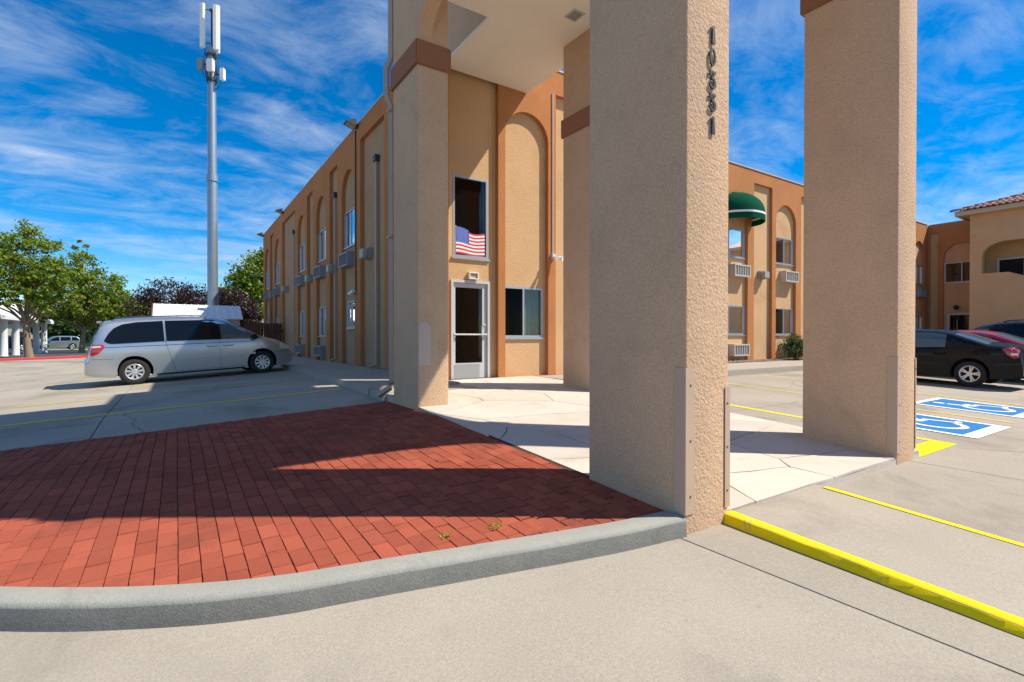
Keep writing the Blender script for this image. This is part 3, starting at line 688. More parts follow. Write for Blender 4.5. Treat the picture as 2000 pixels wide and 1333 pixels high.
bm = bmesh.new(); plate(bm, rect(9.1, 10.4, .45, 2.7), [], WF, -REC - .8, -REC - .7); mesh_obj('door_room', fix(bm), 'interior_wood', fdoor)
part_box('core', 'void', hotel3, 37.2, 46, -6, 11.3, .2, 7.4); part_box('roof', 'coping', hotel3, 36.2, 46, -6, 11.3, 7.42, 7.5)
part_box('coping', 'coping', hotel3, 35.97, 36.3, -6, 11.06, ZT - .02, ZT + .01)

# stair tower with tile roof
tower = empty('stair_tower', (33.5, 8.6, .4), label='tan stair tower with open arched landing and red barrel tile roof', cat='tower')
TW = lambda u, z, n: (33.5 - n, u, z)
op = [(8.19, 4.49), (7.2, 4.47), (6.6, 4.22), (3.4, 2.75), (3.4, 6.0)] + [(7.3, 6.0)] + [(7.3 + .89 * math.sin(t), 5.32 + .68 * math.cos(t)) for t in [math.pi / 2 * k / 8 for k in range(1, 9)]]
bm = bmesh.new(); plate(bm, rect(.5, 8.64, .2, 7.5), [op], TW, -.3, 0); mesh_obj('wall', fix(bm), 'stucco_tan', tower)
part_box('side_wall', 'stucco_tan', tower, 33.805, 35.88, 8.45, 8.637, .2, 7.49)
part_box('landing', 'stucco_tan', tower, 33.81, 35.88, 3.2, 8.44, 3.7, 3.95)
part_box('inner_wall', 'stucco_tan', tower, 35.2, 35.3, .6, 8.44, 3.96, 7.3)
part_box('soffit', 'trim_tan', tower, 33.81, 35.88, .6, 8.44, 7.31, 7.45)
bm = bmesh.new(); ID = lambda u, z, n: (35.19 - n, u, z); plate(bm, rect(6.9, 8.0, 3.96, 5.35), [rect(7.0, 7.9, 3.97, 5.25)], ID, 0, .05); ld = mesh_obj('landing_door', fix(bm), 'white_frame', tower)
bm = bmesh.new(); plate(bm, rect(7.0, 7.9, 3.97, 5.25), [], ID, 0.004, .02); mesh_obj('door_panel', fix(bm), 'void', ld)
bm = bmesh.new(); box(bm, 33.03, 33.10, .2, 9.12, 7.44, 7.66); box(bm, 33.10, 36.5, 9.05, 9.12, 7.44, 7.66); box(bm, 33.10, 33.495, .2, 9.05, 7.5, 7.56); box(bm, 33.495, 36.5, 8.645, 9.05, 7.5, 7.56); mesh_obj('fascia', bm, 'trim_tan', tower)
bm = bmesh.new(); E = [(33.0, 9.15, 7.66), (33.0, .1, 7.66), (36.4, .1, 8.75), (36.4, 5.8, 8.75), (37, 9.15, 7.66)]; v = [bm.verts.new(p) for p in E]
bm.faces.new((v[0], v[1], v[2], v[3])); bm.faces.new((v[0], v[3], v[4])); mesh_obj('roof', bm, 'roof_tile', tower)
b = bmesh.new(); n = 7
r0 = [b.verts.new((-.24, .12 * math.cos(math.pi * k / n), .085 * math.sin(math.pi * k / n))) for k in range(n + 1)]; r1 = [b.verts.new((.24, .10 * math.cos(math.pi * k / n), .07 * math.sin(math.pi * k / n))) for k in range(n + 1)]
r2 = [b.verts.new((-.24, .095 * math.cos(math.pi * k / n), .06 * math.sin(math.pi * k / n))) for k in range(n + 1)]
for k in range(n): b.faces.new((r0[k], r0[k + 1], r1[k + 1], r1[k])); b.faces.new((r0[k + 1], r0[k], r2[k], r2[k + 1]))
tm = bpy.data.meshes.new('roof_tile'); fix(b); b.to_mesh(tm); b.free(); tm.materials.append(MATS['roof_tile'])
for p in tm.polygons: p.use_smooth = True
sl = math.atan2(1.09, 3.4)
for c in range(18):
    y = 9.03 - .235 * c
    for rr_ in range(9):
        x = 33.14 + .37 * rr_
        if y > 9.12 - (x - 33.0) * .98: continue
        o = bpy.data.objects.new('roof_tile', tm); COL.objects.link(o); o.parent = tower; o.matrix_parent_inverse = Matrix.Translation((-33.5, -8.6, -.4))
        o.location = (x, y + random.gauss(0, .006), 7.66 + (x - 33.0) * math.tan(sl) + .02 + .012 * (rr_ % 2)); o.rotation_euler = (0, -sl - .03, random.gauss(0, .015))
for k in range(9):      # hip caps
    t = k / 9; o = bpy.data.objects.new('hip_tile', tm); COL.objects.link(o); o.parent = tower; o.matrix_parent_inverse = Matrix.Translation((-33.5, -8.6, -.4))
    o.location = (33.1 + 3.3 * t, 9.06 - 3.25 * t, 7.74 + 1.06 * t); o.rotation_euler = (0, -R(13), -R(45)); o.scale = (1, 1.15, 1.15)

# ---------------------------------------------------------------- portico
XL, XR, YF, YB, CW, CD = 2.858, 6.294, 2.2, 6.746, .483, .964
port = empty('portico', (XL, YF, 0), label='tall stucco entrance portico on four square columns carrying number 10331', cat='portico')
BZ0, BZ1, CEIL, PTOP = 5.19, 5.54, 6.95, 8.65
def column(x, y, zb):
    bm = bmesh.new(); box(bm, x, x + CW, y, y + CD, zb, CEIL + .05)
    ed = [e for e in bm.edges if abs(e.verts[0].co.z - e.verts[1].co.z) > 1]
    bmesh.ops.bevel(bm, geom=ed, offset=.016, segments=3, affect='EDGES', profile=.5)
    bmesh.ops.bisect_plane(bm, geom=bm.verts[:] + bm.edges[:] + bm.faces[:], plane_co=(0, 0, 2), plane_no=(0, 0, 1))
    c = mesh_obj('column', bm, 'stucco_column', port, 40)
    bm = bmesh.new(); p = .035; box(bm, x - p, x + CW + p, y - p, y + CD + p, BZ0, BZ1); bmesh.ops.bevel(bm, geom=bm.edges[:], offset=.012, segments=2, affect='EDGES'); mesh_obj('band', bm, 'stucco_band', c, 40)
    return c
c1 = column(XL, YB, .15); c4 = column(XL, YF, -.08); c2 = column(XR, YF, -.08); c3 = column(XR, YB, .2)
def guard(col, x, y, sx, sy, z0, z1, a=.085, b=.085):
    """bent metal angle on a column corner; sx, sy point away from the column"""
    bm = bmesh.new(); t = .004; g = .004
    X0, X1 = sorted((x + sx * g, x - sx * a)); Y0, Y1 = sorted((y + sy * g, y + sy * (g + t)))
    box(bm, min(X0, x + sx * (g + t)), max(X1, x + sx * (g + t)), Y0, Y1, z0, z1)
    X0, X1 = sorted((x + sx * g, x + sx * (g + t))); Y0, Y1 = sorted((y + sy * g, y - sy * b)); box(bm, X0, X1, Y0, Y1, z0, z1)
    gd = mesh_obj('corner_guard', bm, 'guard_metal', col)
    for z in rng(z0 + .12, z1 - .12, 2):
        bm = bmesh.new(); box(bm, x - sx * a * .5 - .006, x - sx * a * .5 + .006, min(y + sy * (g + t), y + sy * (g + t + .003)), max(y + sy * (g + t), y + sy * (g + t + .003)), z - .006, z + .006)
        mesh_obj('screw', bm, 'dark_metal', gd)
guard(c4, XL, YF, -1, -1, .125, 1.12); guard(c4, XL + CW, YF, 1, -1, .10, .97, .05)
guard(c2, XR, YF, -1, -1, .10, 1.12); guard(c2, XR + CW, YF, 1, -1, .1, 1.1, .02)
bm = bmesh.new(); pp = [(XL + .012, .92), (XL + .20, .92), (XL + .205, 1.3), (XL + .19, 1.46), (XL + .15, 1.53), (XL + .05, 1.53), (XL + .012, 1.49)]; prism(bm, pp, 'y', YB - .003, YB + .002); mesh_obj('paint_patch', fix(bm), 'stucco_patch', c1)
# house number, one numeral per mesh
def numeral(ch, zc):
    h = .122; w_ = .064; bm = bmesh.new(); cx = 3.125; y0, y1 = YF - .017, YF - .007
    def T(p): return (cx + p[0] * w_, zc + p[1] * h)
    if ch == '1':
        pl = [(-.12, -.5), (.42, -.5), (.24, .5), (.0, .5), (-.38, .36), (-.36, .28), (-.06, .33)]
        plate(bm, [T(p) for p in pl], [], lambda u, z, nn: (u, nn, z), y0, y1)
    elif ch == '0':
        n = 28; o = [T((.52 * math.sin(2 * math.pi * k / n), .5 * math.cos(2 * math.pi * k / n))) for k in range(n)]
        i = [T((.27 * math.sin(2 * math.pi * k / n), .40 * math.cos(2 * math.pi * k / n))) for k in range(n)]
        plate(bm, o, [i], lambda u, z, nn: (u, nn, z), y0, y1)
    else:
        o = [(-.5, .5), (.52, .5), (.52, .40), (.14, .14), (.36, .09), (.52, -.04), (.58, -.2), (.5, -.38), (.3, -.48), (.0, -.5), (-.3, -.47), (-.55, -.33), (-.45, -.2), (-.28, -.27), (-.16, -.35), (0, -.37), (.14, -.32), (.22, -.2), (.16, -.07), (.02, .0), (-.22, .03), (-.22, .12), (.16, .36), (-.28, .36), (-.36, .26), (-.5, .26)]
        tr = [T(p) for p in o]; plate(bm, tr, [], lambda u, z, nn: (u, nn, z), y0, y1)
    for s in (-.25, .25):
        zz = zc + s * h * .5; box(bm, cx - .004, cx + .004, YF - .011, YF + .002, zz - .004, zz + .004)
    o = mesh_obj('numeral', fix(bm), 'dark_metal', c4)
for k, ch in enumerate('10331'): numeral(ch, 3.435 - .157 * k)
# arches between the columns
def arch_wall(fn, a0, a1, rise=.74, n=22):
    m = (a0 + a1) / 2; h = (a1 - a0) / 2
    pts = [(a0, CEIL)] + [(a0, BZ1 - .0)] + [(m - h * math.cos(math.pi * k / n), BZ1 + rise * math.sin(math.pi * k / n)) for k in range(1, n)] + [(a1, BZ1)] + [(a1, CEIL)]
    bm = bmesh.new(); plate(bm, pts, [], fn, 0, .21); mesh_obj('arch', fix(bm), 'stucco_column', port)
arch_wall(lambda u, z, n: (XL + .004 + n, u, z), YF + CD, YB)
arch_wall(lambda u, z, n: (XR + CW - .004 - n, u, z), YF + CD, YB)
arch_wall(lambda u, z, n: (u, YF + .004 + n, z), XL + CW, XR)
bm = bmesh.new(); box(bm, XL, XR + CW, YF, YB + CD, CEIL + .06, PTOP); mesh_obj('parapet', bm, 'stucco_column', port)
bm = bmesh.new(); box(bm, 4.60, XR + CW - .002, YB + CD + .002, 9.60, CEIL + .06, PTOP - .02); mesh_obj('link_roof', bm, 'stucco_column', port)
bm = bmesh.new(); plate(bm, [(XL + .01, YF + .01), (XR + CW - .01, YF + .01), (XR + CW - .01, 9.61), (4.61, 9.61), (4.61, YB + CD - .005), (XL + .01, YB + CD - .005)], [], lambda u, z, n: (u, z, n), CEIL, CEIL + .056); ceil = mesh_obj('ceiling', fix(bm), 'ceiling_plaster', port)
bm = bmesh.new(); plate(bm, rect(5.70, 5.95, 6.68, 6.95), [rect(5.725, 5.925, 6.705, 6.925)], lambda u, z, n: (u, z, n), CEIL - .015, CEIL - .001); vent = mesh_obj('ceiling_light', fix(bm), 'white_frame', ceil)
bm = bmesh.new(); box(bm, 5.72, 5.93, 6.70, 6.93, CEIL - .008, CEIL - .002); mesh_obj('diffuser', bm, 'grey_plastic', vent)
for o in list(bpy.data.objects):
    if o.parent in (hotel, hotel2, hotel3, tower, port) and o.type == 'MESH' and o.name.split('.')[0] not in ('roof_tile', 'hip_tile'):
        o.matrix_parent_inverse = Matrix.Translation(-o.parent.location)
# flag decal in the upper window
flag = empty('flag', (4.99, 9.72, 3.08), label='printed stars and stripes flag standing in the tall upper window', cat='flag')
def flagz(s): return .03 * math.sin(6.5 * s + .6) - .045 * s + .035
FW, FH, FY = .735, .50, 9.62 + REC + .0
def fpt(s, t): return (s * FW, -.002, t * FH + flagz(s) * (.4 + .6 * t))
for k in range(13):
    t0, t1 = k / 13, (k + 1) / 13; bm = bmesh.new(); s0 = .44 if k >= 6 else .03; pr = None
    for i in range(21):
        s = s0 + (1 - s0) * i / 20; v = (bm.verts.new(fpt(s, t0)), bm.verts.new(fpt(s, t1)))
        if pr: bm.faces.new((pr[0], v[0], v[1], pr[1]))
        pr = v
    o = mesh_obj('stripe', bm, 'flag_red' if k % 2 == 0 else 'flag_white', flag)
bm = bmesh.new(); pr = None
for i in range(15):
    s = .03 + .43 * i / 14; v = [bm.verts.new((p[0], -.004, p[2])) for p in (fpt(s, 6 / 13), fpt(s, 1.08))]
    if pr: bm.faces.new((pr[0], v[0], v[1], pr[1]))
    pr = v
mesh_obj('canton', bm, 'flag_blue', flag)
bm = bmesh.new()
for r_ in range(9):
    for c in range(6 if r_ % 2 == 0 else 5):
        s = .065 + (c + (0 if r_ % 2 == 0 else .5)) * .068; t = 6 / 13 + .035 + r_ * .066; p = fpt(s, t)
        vs_ = [bm.verts.new((p[0] + (.013 if q % 2 == 0 else .006) * math.sin(q * math.pi / 5), -.006, p[2] + (.013 if q % 2 == 0 else .006) * math.cos(q * math.pi / 5))) for q in range(10)]
        bm.faces.new(vs_)
mesh_obj('stars', bm, 'flag_white', flag)
bm = bmesh.new(); tube(bm, [(.0, -.004, -.01), (.012, -.004, .58)], .009, 8); mesh_obj('staff', bm, 'trim_tan', flag)
bm = bmesh.new(); bmesh.ops.create_uvsphere(bm, u_segments=10, v_segments=8, radius=.02, matrix=Matrix.Translation((.012, -.004, .595))); mesh_obj('finial', bm, 'gold', flag)
flag.location = (4.985, 9.62 + REC + .008, 3.105)

# ---------------------------------------------------------------- fittings on the walls
def on_wall(side, u, z):
    if side == 'L': return (4.59, u, z), -math.pi / 2
    if side == 'D': return (u, 9.62, z), 0.
    if side == 'R': return (u, 11.12, z), 0.
    return (36.0, u, z), -math.pi / 2
def ac_unit(side, u, z, label, w_=.98, h=.44, d=.30, light=False):
    loc, rz = on_wall(side, u, z); loc = (loc[0] + (REC if side == 'L' else 0), loc[1] + (REC if side == 'R' else 0), loc[2]); t = empty('air_conditioner', loc, rz, label, 'air conditioner', 'wall air conditioners')
    bm = bmesh.new(); plate(bm, rect(-w_ / 2, w_ / 2, -h / 2, h / 2), [rect(-w_ / 2 + .05, w_ / 2 - .05, -h / 2 + .05, h / 2 - .05)], lambda u_, z_, n: (u_, -n, z_), -.14, d - .02); mesh_obj('housing', fix(bm), 'coping' if light else 'grey_plastic', t)
    bm = bmesh.new(); box(bm, -w_ / 2 + .05, w_ / 2 - .05, -d + .10, -d + .12, -h / 2 + .05, h / 2 - .05); mesh_obj('coil', bm, 'grey_plastic' if light else 'dark_metal', t)
    bm = bmesh.new()
    for k in range(1, 6): box(bm, -w_ / 2 + .05 + k * (w_ - .1) / 6 - .012, -w_ / 2 + .05 + k * (w_ - .1) / 6 + .012, -d + .022, -d + .09, -h / 2 + .05, h / 2 - .05)
    for k in range(1, 26 if light else 1): box(bm, -w_ / 2 + .05 + k * (w_ - .1) / 26 - .004, -w_ / 2 + .05 + k * (w_ - .1) / 26 + .004, -d + .045, -d + .08, -h / 2 + .05, h / 2 - .05)
    mesh_obj('grille', bm, 'coping' if light else 'grey_plastic', t)
order = ['nearest', 'second', 'third', 'fourth', 'farthest']
for i, (a, b) in enumerate(archs):
    ac_unit('L', (a + b) / 2 + .02, 3.79, f'grey upper-storey air conditioner on the shaded wing, {order[i]} from the portico')
    if i in (1, 2): ac_unit('L', (a + b) / 2 + .02, .80, f'grey low air conditioner near the walkway, {"nearer" if i == 1 else "farther"} of two on the shaded wing', h=.40, d=.3)
lab_r = {0: 'below the window with the green awning', 1: 'between the awning bay and the right-hand column'}
for k, (a, b) in enumerate(archR):
    i = round((a - 16.56) / P2)
    if i in (0, 1, 5): ac_unit('R', (a + b) / 2 + .2, 3.79, {0: 'pale upper air conditioner below the green awning window', 1: 'pale upper air conditioner in the arched bay above the bush', 5: 'dark upper air conditioner in the far corner bay beside the black sedan'}[i], light=i < 2)
    if i in (0, 1): ac_unit('R', (a + b) / 2 + .2, .84, {0: 'pale low air conditioner near the ground under the awning bay', 1: 'pale low air conditioner mostly hidden behind the bush'}[i], light=True, d=.28)
def wall_light(side, u, z, label):
    loc, rz = on_wall(side, u, z); t = empty('wall_light', loc, rz, label, 'wall light', 'box lights on the walls')
    bm = bmesh.new(); box(bm, -.2, .2, -.02, .13, -.15, .15); mesh_obj('back_plate', bm, 'grey_plastic', t)
    bm = bmesh.new(); box(bm, -.18, .18, -.17, -.021, -.135, .135); bmesh.ops.bevel(bm, geom=bm.edges[:], offset=.025, segments=2, affect='EDGES'); mesh_obj('lens', bm, 'lens_glass', t, 40)
for u, l in ((14.55, 'first'), (18.45, 'second'), (22.05, 'third'), (27.6, 'fourth'), (32.1, 'fifth')): wall_light('L', u, 3.73, f'square box light on the shaded wing, {l} along the wall from the portico')
wall_light('R', 19.12, 3.74, 'square yellowish box light on the sunlit wing beside the awning')
def flood(u, label):
    t = empty('flood_light', (4.59, u, 7.7), -math.pi / 2, label, 'flood light', 'flood lights on the roof edge')
    bm = bmesh.new(); prism(bm, [(-.1, -.12), (-.5, .02), (-.5, .06), (-.16, .2), (-.1, .18)], 'x', -.22, .22); mesh_obj('housing', fix(bm), 'dark_metal', t)
    bm = bmesh.new(); v = [bm.verts.new(p) for p in ((-.19, -.13, -.115), (.19, -.13, -.115), (.19, -.47, .005), (-.19, -.47, .005))]; bm.faces.new(v); mesh_obj('lens', bm, 'lens_glass', t)
    bm = bmesh.new(); box(bm, -.06, .06, -.11, .02, -.1, .06); mesh_obj('bracket', bm, 'dark_metal', t); t.scale = (.75, .75, .75)
flood(15.4, 'black flood light on the roof edge nearest the portico'); flood(28.1, 'black flood light midway along the shaded roof edge'); flood(35.2, 'black flood light at the far end of the shaded roof edge')
def downspout(side, u, ztop, zbot, n, label, kick=-.25):
    loc, rz = on_wall(side, u, 0); t = empty('downspout', loc, rz, label, 'downspout', 'wall downspouts')
    y = -n
    bm = bmesh.new(); box(bm, -.11, .11, y - .07, y + .07, ztop, ztop + .17); mesh_obj('scupper_box', bm, 'downspout_paint' if side != 'L' else 'dark_metal', t)
    bm = bmesh.new(); box(bm, -.036, .036, y - .036, y + .036, zbot + .12, ztop); mesh_obj('pipe', bm, 'downspout_paint', t)
    bm = bmesh.new(); tube(bm, [(0, y, zbot + .125), (0, y - .02, zbot + .08), (0, y - .22, zbot + .03)], .048, 6); mesh_obj('elbow', bm, 'downspout_paint', t)
for u, l in ((13.85, 'nearest the portico'), (18.25, 'in the second panel from the portico'), (25.73, 'at the wide middle panel')): downspout('L', u, 6.2, .47, -REC + .06, f'brown square downspout on the shaded wing {l}')
t = empty('conduit', (4.59, 15.55, 0), -math.pi / 2, 'thin dark conduit running down from the nearest flood light to a camera', 'conduit')
bm = bmesh.new(); tube(bm, [(0, -.02, 7.6), (0, -.02, 2.75)], .02, 6); mesh_obj('pipe', bm, 'dark_metal', t)
t = empty('security_camera', (4.59, 15.62, 2.68), -math.pi / 2, 'small white security camera low on the shaded wing', 'camera')
bm = bmesh.new(); box(bm, -.05, .05, -.06, 0, -.05, .05); mesh_obj('mount', bm, 'grey_plastic', t)
bm = bmesh.new(); tube(bm, [(.1, -.10, .05), (-.12, -.16, -.04)], .06, 8); mesh_obj('housing', bm, 'antenna_white', t); bm = bmesh.new(); tube(bm, [(-.12, -.16, -.04), (-.16, -.17, -.055)], .045, 8); mesh_obj('lens', bm, 'dark_metal', t)
t = empty('downspout', (2.86, 7.80, 0), 0, 'tall tan downspout behind the left rear column with a jog round its band', 'downspout', 'wall downspouts')
bm = bmesh.new(); pth = [(0, 0, 8.6), (0, 0, 5.75), (-.06, .05, 5.58), (-.06, .05, 5.16), (0, 0, 4.98), (0, 0, .62), (-.03, .0, .52), (-.22, .03, .40)]
tube(bm, pth, .05, 4); mesh_obj('pipe', bm, 'downspout_paint', t)
bm = bmesh.new()
for z in (4.9, 2.9): box(bm, -.06, .06, -.08, .055, z, z + .03)
mesh_obj('strap', bm, 'downspout_paint', t)
t = empty('exit_sign', (5.40, 9.62 + REC, 2.66), 0, 'small framed plaque light above the glass entrance door', 'sign')
bm = bmesh.new(); plate(bm, rect(-.115, .115, -.075, .075), [rect(-.095, .095, -.055, .055)], lambda u, z, n: (u, -n, z), 0, .09); mesh_obj('frame', fix(bm), 'antenna_white', t)
bm = bmesh.new(); box(bm, -.1, .1, -.06, -.01, -.06, .06); mesh_obj('panel', bm, 'exit_sign', t)
t = empty('spot_light', (7.52, 9.62, 3.25), 0, 'white twin spot light with conduit right of the entrance arch', 'spot light')
bm = bmesh.new(); tube(bm, [(0, -.015, .05), (0, -.015, 3.9)], .016, 8); mesh_obj('conduit', bm, 'white_frame', t)
bm = bmesh.new(); box(bm, -.05, .05, -.09, -.001, -.06, .06); mesh_obj('junction_box', bm, 'white_frame', t)
for s in (-1, 1):
    bm = bmesh.new(); tube(bm, [(s * .04, -.08, -.02), (s * .07 + .03, -.16, -.05), (s * .09 + .05, -.23, -.07)], [.025, .045, .055], 10); mesh_obj('lamp_head', bm, 'antenna_white', t)
t = empty('wall_light', (36, 9.84, 2.96), -math.pi / 2, 'small dark globe light above the far shaded door', 'wall light')
bm = bmesh.new(); bmesh.ops.create_uvsphere(bm, u_segments=12, v_segments=8, radius=.13, matrix=Matrix.Translation((0, -.05, 0))); mesh_obj('globe', bm, 'dark_metal', t); bm = bmesh.new(); box(bm, -.07, .07, .03, .13, -.07, .07); mesh_obj('base', bm, 'dark_metal', t)
# green dome awning
aw = empty('awning', (17.32, 11.12, 5.48), 0, 'dark green fabric dome awning with white stripe over an upper window', 'awning')
RX, RY, RZh, VAL = 1.02, .95, .84, .33; n = 16; m = 8
def shell(t0, t1): return None
bm = bmesh.new(); gr = []
for i in range(m + 1):
    th = math.pi / 2 * i / m; row = []
    for k in range(n + 1):
        ph = math.pi * k / n; sc_ = 1 - .03 * abs(math.sin(ph * 4.0)) * 0
        puff = 1 + .018 * (1 - abs(math.cos(ph * n / 4)))
        row.append(bm.verts.new((-RX * math.cos(ph) * math.cos(th) * puff, -RY * math.sin(ph) * math.cos(th) * puff, VAL + RZh * math.sin(th))))
    gr.append(row)
for a, b in zip(gr, gr[1:]):
    for k in range(n): bm.faces.new((a[k], a[k + 1], b[k + 1], b[k]))
bmesh.ops.remove_doubles(bm, verts=bm.verts[:], dist=.001)
mesh_obj('dome', fix(bm), 'awning_green', aw, 25)
for z0, z1, mname, nm, o_ in ((.05, VAL - .07, 'awning_green', 'valance', 1.), (VAL - .07, VAL, 'white_paint', 'stripe', 1.004)):
    bm = bmesh.new(); pr = None
    for k in range(n * 2 + 1):
        ph = math.pi * k / (n * 2); puff = (1 + .018 * (1 - abs(math.cos(ph * n / 4)))) * o_
        v = [bm.verts.new((-RX * math.cos(ph) * puff, -RY * math.sin(ph) * puff, z)) for z in (z0, z1)]
        if pr: bm.faces.new((pr[0], v[0], v[1], pr[1]))
        pr = v
    mesh_obj(nm, bm, mname, aw)
# ================================================================ VEHICLES
def wheel_mesh(parent, x, y, r, side, spokes, double, rim_r, width=.2, steer=0.):
    t = bpy.data.objects.new('wheel', None); COL.objects.link(t); t.parent = parent; t.location = (x, y, r); t.rotation_euler = (0, random.uniform(0, 1), 0); t.empty_display_size = .05
    s = side; bm = bmesh.new(); w2 = width / 2
    lathe(bm, [(rim_r - .01, s * w2 * .9), (rim_r + .01, s * w2), (r - .05, s * w2 * 1.02), (r - .015, s * w2 * .86), (r, s * w2 * .6), (r, -s * w2 * .6), (r - .02, -s * w2 * .9), (rim_r, -s * w2)], 36, 'y'); mesh_obj('tyre', fix(bm), 'black_rubber', t, 35)
    bm = bmesh.new(); lathe(bm, [(rim_r, s * w2 * .92), (rim_r - .012, s * w2 * .98), (rim_r - .03, s * w2 * .9), (rim_r - .035, s * w2 * .3)], 36, 'y')
    for k in range(spokes):
        a0 = 2 * math.pi * k / spokes
        for da in ((-.13, .13) if double else (0,)):
            a = a0 + da * (6 / spokes if double else 1); hw = (.016 if double else .03); d = Vector((math.cos(a), 0, math.sin(a))); q = Vector((-d.z, 0, d.x))
            p0 = d * .045 + Vector((0, s * w2 * .88, 0)); p1 = d * (rim_r - .012) + Vector((0, s * w2 * .93, 0)); bk = Vector((0, -s * .03, 0))
            v = [bm.verts.new(p) for p in (p0 - q * hw * .8, p0 + q * hw * .8, p1 + q * hw, p1 - q * hw, p0 - q * hw * .8 + bk, p0 + q * hw * .8 + bk, p1 + q * hw + bk, p1 - q * hw + bk)]
            for f in ((0, 1, 2, 3), (0, 4, 5, 1), (1, 5, 6, 2), (3, 2, 6, 7), (0, 3, 7, 4)): bm.faces.new([v[i] for i in f])
    lathe(bm, [(.001, s * w2 * .95), (.055, s * w2 * .95), (.065, s * w2 * .85), (.065, s * w2 * .5)], 16, 'y'); mesh_obj('rim', fix(bm), 'rim_silver', t, 30)
    bm = bmesh.new(); lathe(bm, [(.001, s * w2 * .25), (rim_r - .02, s * w2 * .25)], 24, 'y'); mesh_obj('brake_disc', bm, 'void', t)
class Car:
    def __init__(s, name, label, paint, loc, rz, spec, group=None, cat='car', pitch=0., roll=0.):
        s.sp = dict(spec); s.t = empty(name, loc, rz, label, cat, group); s.t.rotation_euler = (roll, pitch, rz); s.paint = paint
        for k in ('top', 'belt', 'bot'): s.sp[k] = s.mp(spec[k])
    def mp(s, P):
        a, k = s.sp.get('rear', (-99, 1)); return [((a + (x - a) * k) if x < a else x, z) for x, z in P]
    def top(s, x): return pw(s.sp['top'], x)
    def belt(s, x): return min(pw(s.sp['belt'], x), s.top(x) - .01)
    def bot(s, x): return pw(s.sp['bot'], x)
    def w(s, x):
        sp = s.sp; W = sp['W'] / 2; x0, x1 = sp['top'][0][0], sp['top'][-1][0]
        a = 0.
        if x < x0 + sp['tr']: a = ((x0 + sp['tr'] - x) / sp['tr']) ** 2.6 * sp['trw']
        if x > x1 - sp['tf']: a = ((x - x1 + sp['tf']) / sp['tf']) ** 2.4 * sp['tfw']
        return W - a
    def Y(s, x, z):
        """half width of the body side at (x, z)"""
        w_ = s.w(x); zb = s.belt(x); z0 = s.bot(x); zt = s.top(x)
        if z <= zb: y = w_ * (1 - .035 * ((zb - z) / max(zb - z0, .1)) ** 2 - .018 * max(0, (z - zb + .16) / .16))
        else: y = w_ * (1 - .018) - s.sp['tum'] * (z - zb)
        rr_ = min(s.sp['rr'], (zt - z0) * .5)
        if z > zt - rr_: y *= max(0., 1 - ((z - zt + rr_) / rr_) ** 2.7) ** (1 / 2.7)
        return y
    def ring(s, x):
        z0, zt = s.bot(x), s.top(x); rr_ = min(s.sp['rr'], (zt - z0) * .5); zs = [z0 + (zt - rr_ - z0) * k / 9 for k in range(10)] + [zt - rr_ + rr_ * math.sin(math.pi / 2 * k / 9) ** .8 for k in range(1, 10)]
        return [(s.Y(x, z), z) for z in zs[:-1]] + [(0., zt)]
    def stations(s):
        T = s.sp['top']; xs = []
        for (a, _), (b, _) in zip(T, T[1:]):
            n = max(1, int((b - a) / .09)); xs += [a + (b - a) * k / n for k in range(n)]
        return xs + [T[-1][0]]
    def build(s, cladding=None):
        bm = bmesh.new(); rings = []
        for x in s.stations():
            h = s.ring(x); pts = [(y, z) for y, z in h] + [(-y, z) for y, z in h[-2::-1]]
            rings.append([bm.verts.new((x, y, z)) for y, z in pts])
        n = len(rings[0])
        for a, b in zip(rings, rings[1:]):
            for k in range(n): bm.faces.new((a[k], a[(k + 1) % n], b[(k + 1) % n], b[k]))
        bm.faces.new(rings[0]); bm.faces.new(rings[-1][::-1]); fix(bm)
        o = mesh_obj('body', bm, [s.paint, 'black_rubber'], s.t)
        sp = s.sp; bm = bmesh.new()
        for wx in sp['wheels']:
            lathe(bm, [(.001, -1.3), (sp['r'] + .065, -1.3), (sp['r'] + .065, 1.3), (.001, 1.3)], 36, 'y', (wx, 0, sp['r'] + .015), mi=1)
        fix(bm); cut = mesh_obj('cut', bm, [s.paint, 'black_rubber'], s.t); bpy.context.view_layer.update()
        md = o.modifiers.new('b', 'BOOLEAN'); md.object = cut; md.operation = 'DIFFERENCE'; md.solver = 'EXACT'
        dg = bpy.context.evaluated_depsgraph_get(); me = bpy.data.meshes.new_from_object(o.evaluated_get(dg)); o.modifiers.clear(); o.data = me
        bpy.data.objects.remove(cut)
        for p in me.polygons: p.use_smooth = True
        me.set_sharp_from_angle(angle=R(28)); s.body = o
        bm = bmesh.new(); x0, x1 = sp['top'][0][0], sp['top'][-1][0]; wi = sp['W'] / 2 - .3
        box(bm, x0 + .25, x1 - .3, -wi, wi, s.bot(0) + .03, .75); mesh_obj('underbody', bm, 'void', s.t)
        for wx in sp['wheels']:
            for sd_ in (-1, 1): wheel_mesh(s.t, wx, sd_ * (sp['W'] / 2 - .125), sp['r'], sd_, sp['spokes'], sp.get('double', False), sp['r'] * sp.get('rimf', .64))
        return s
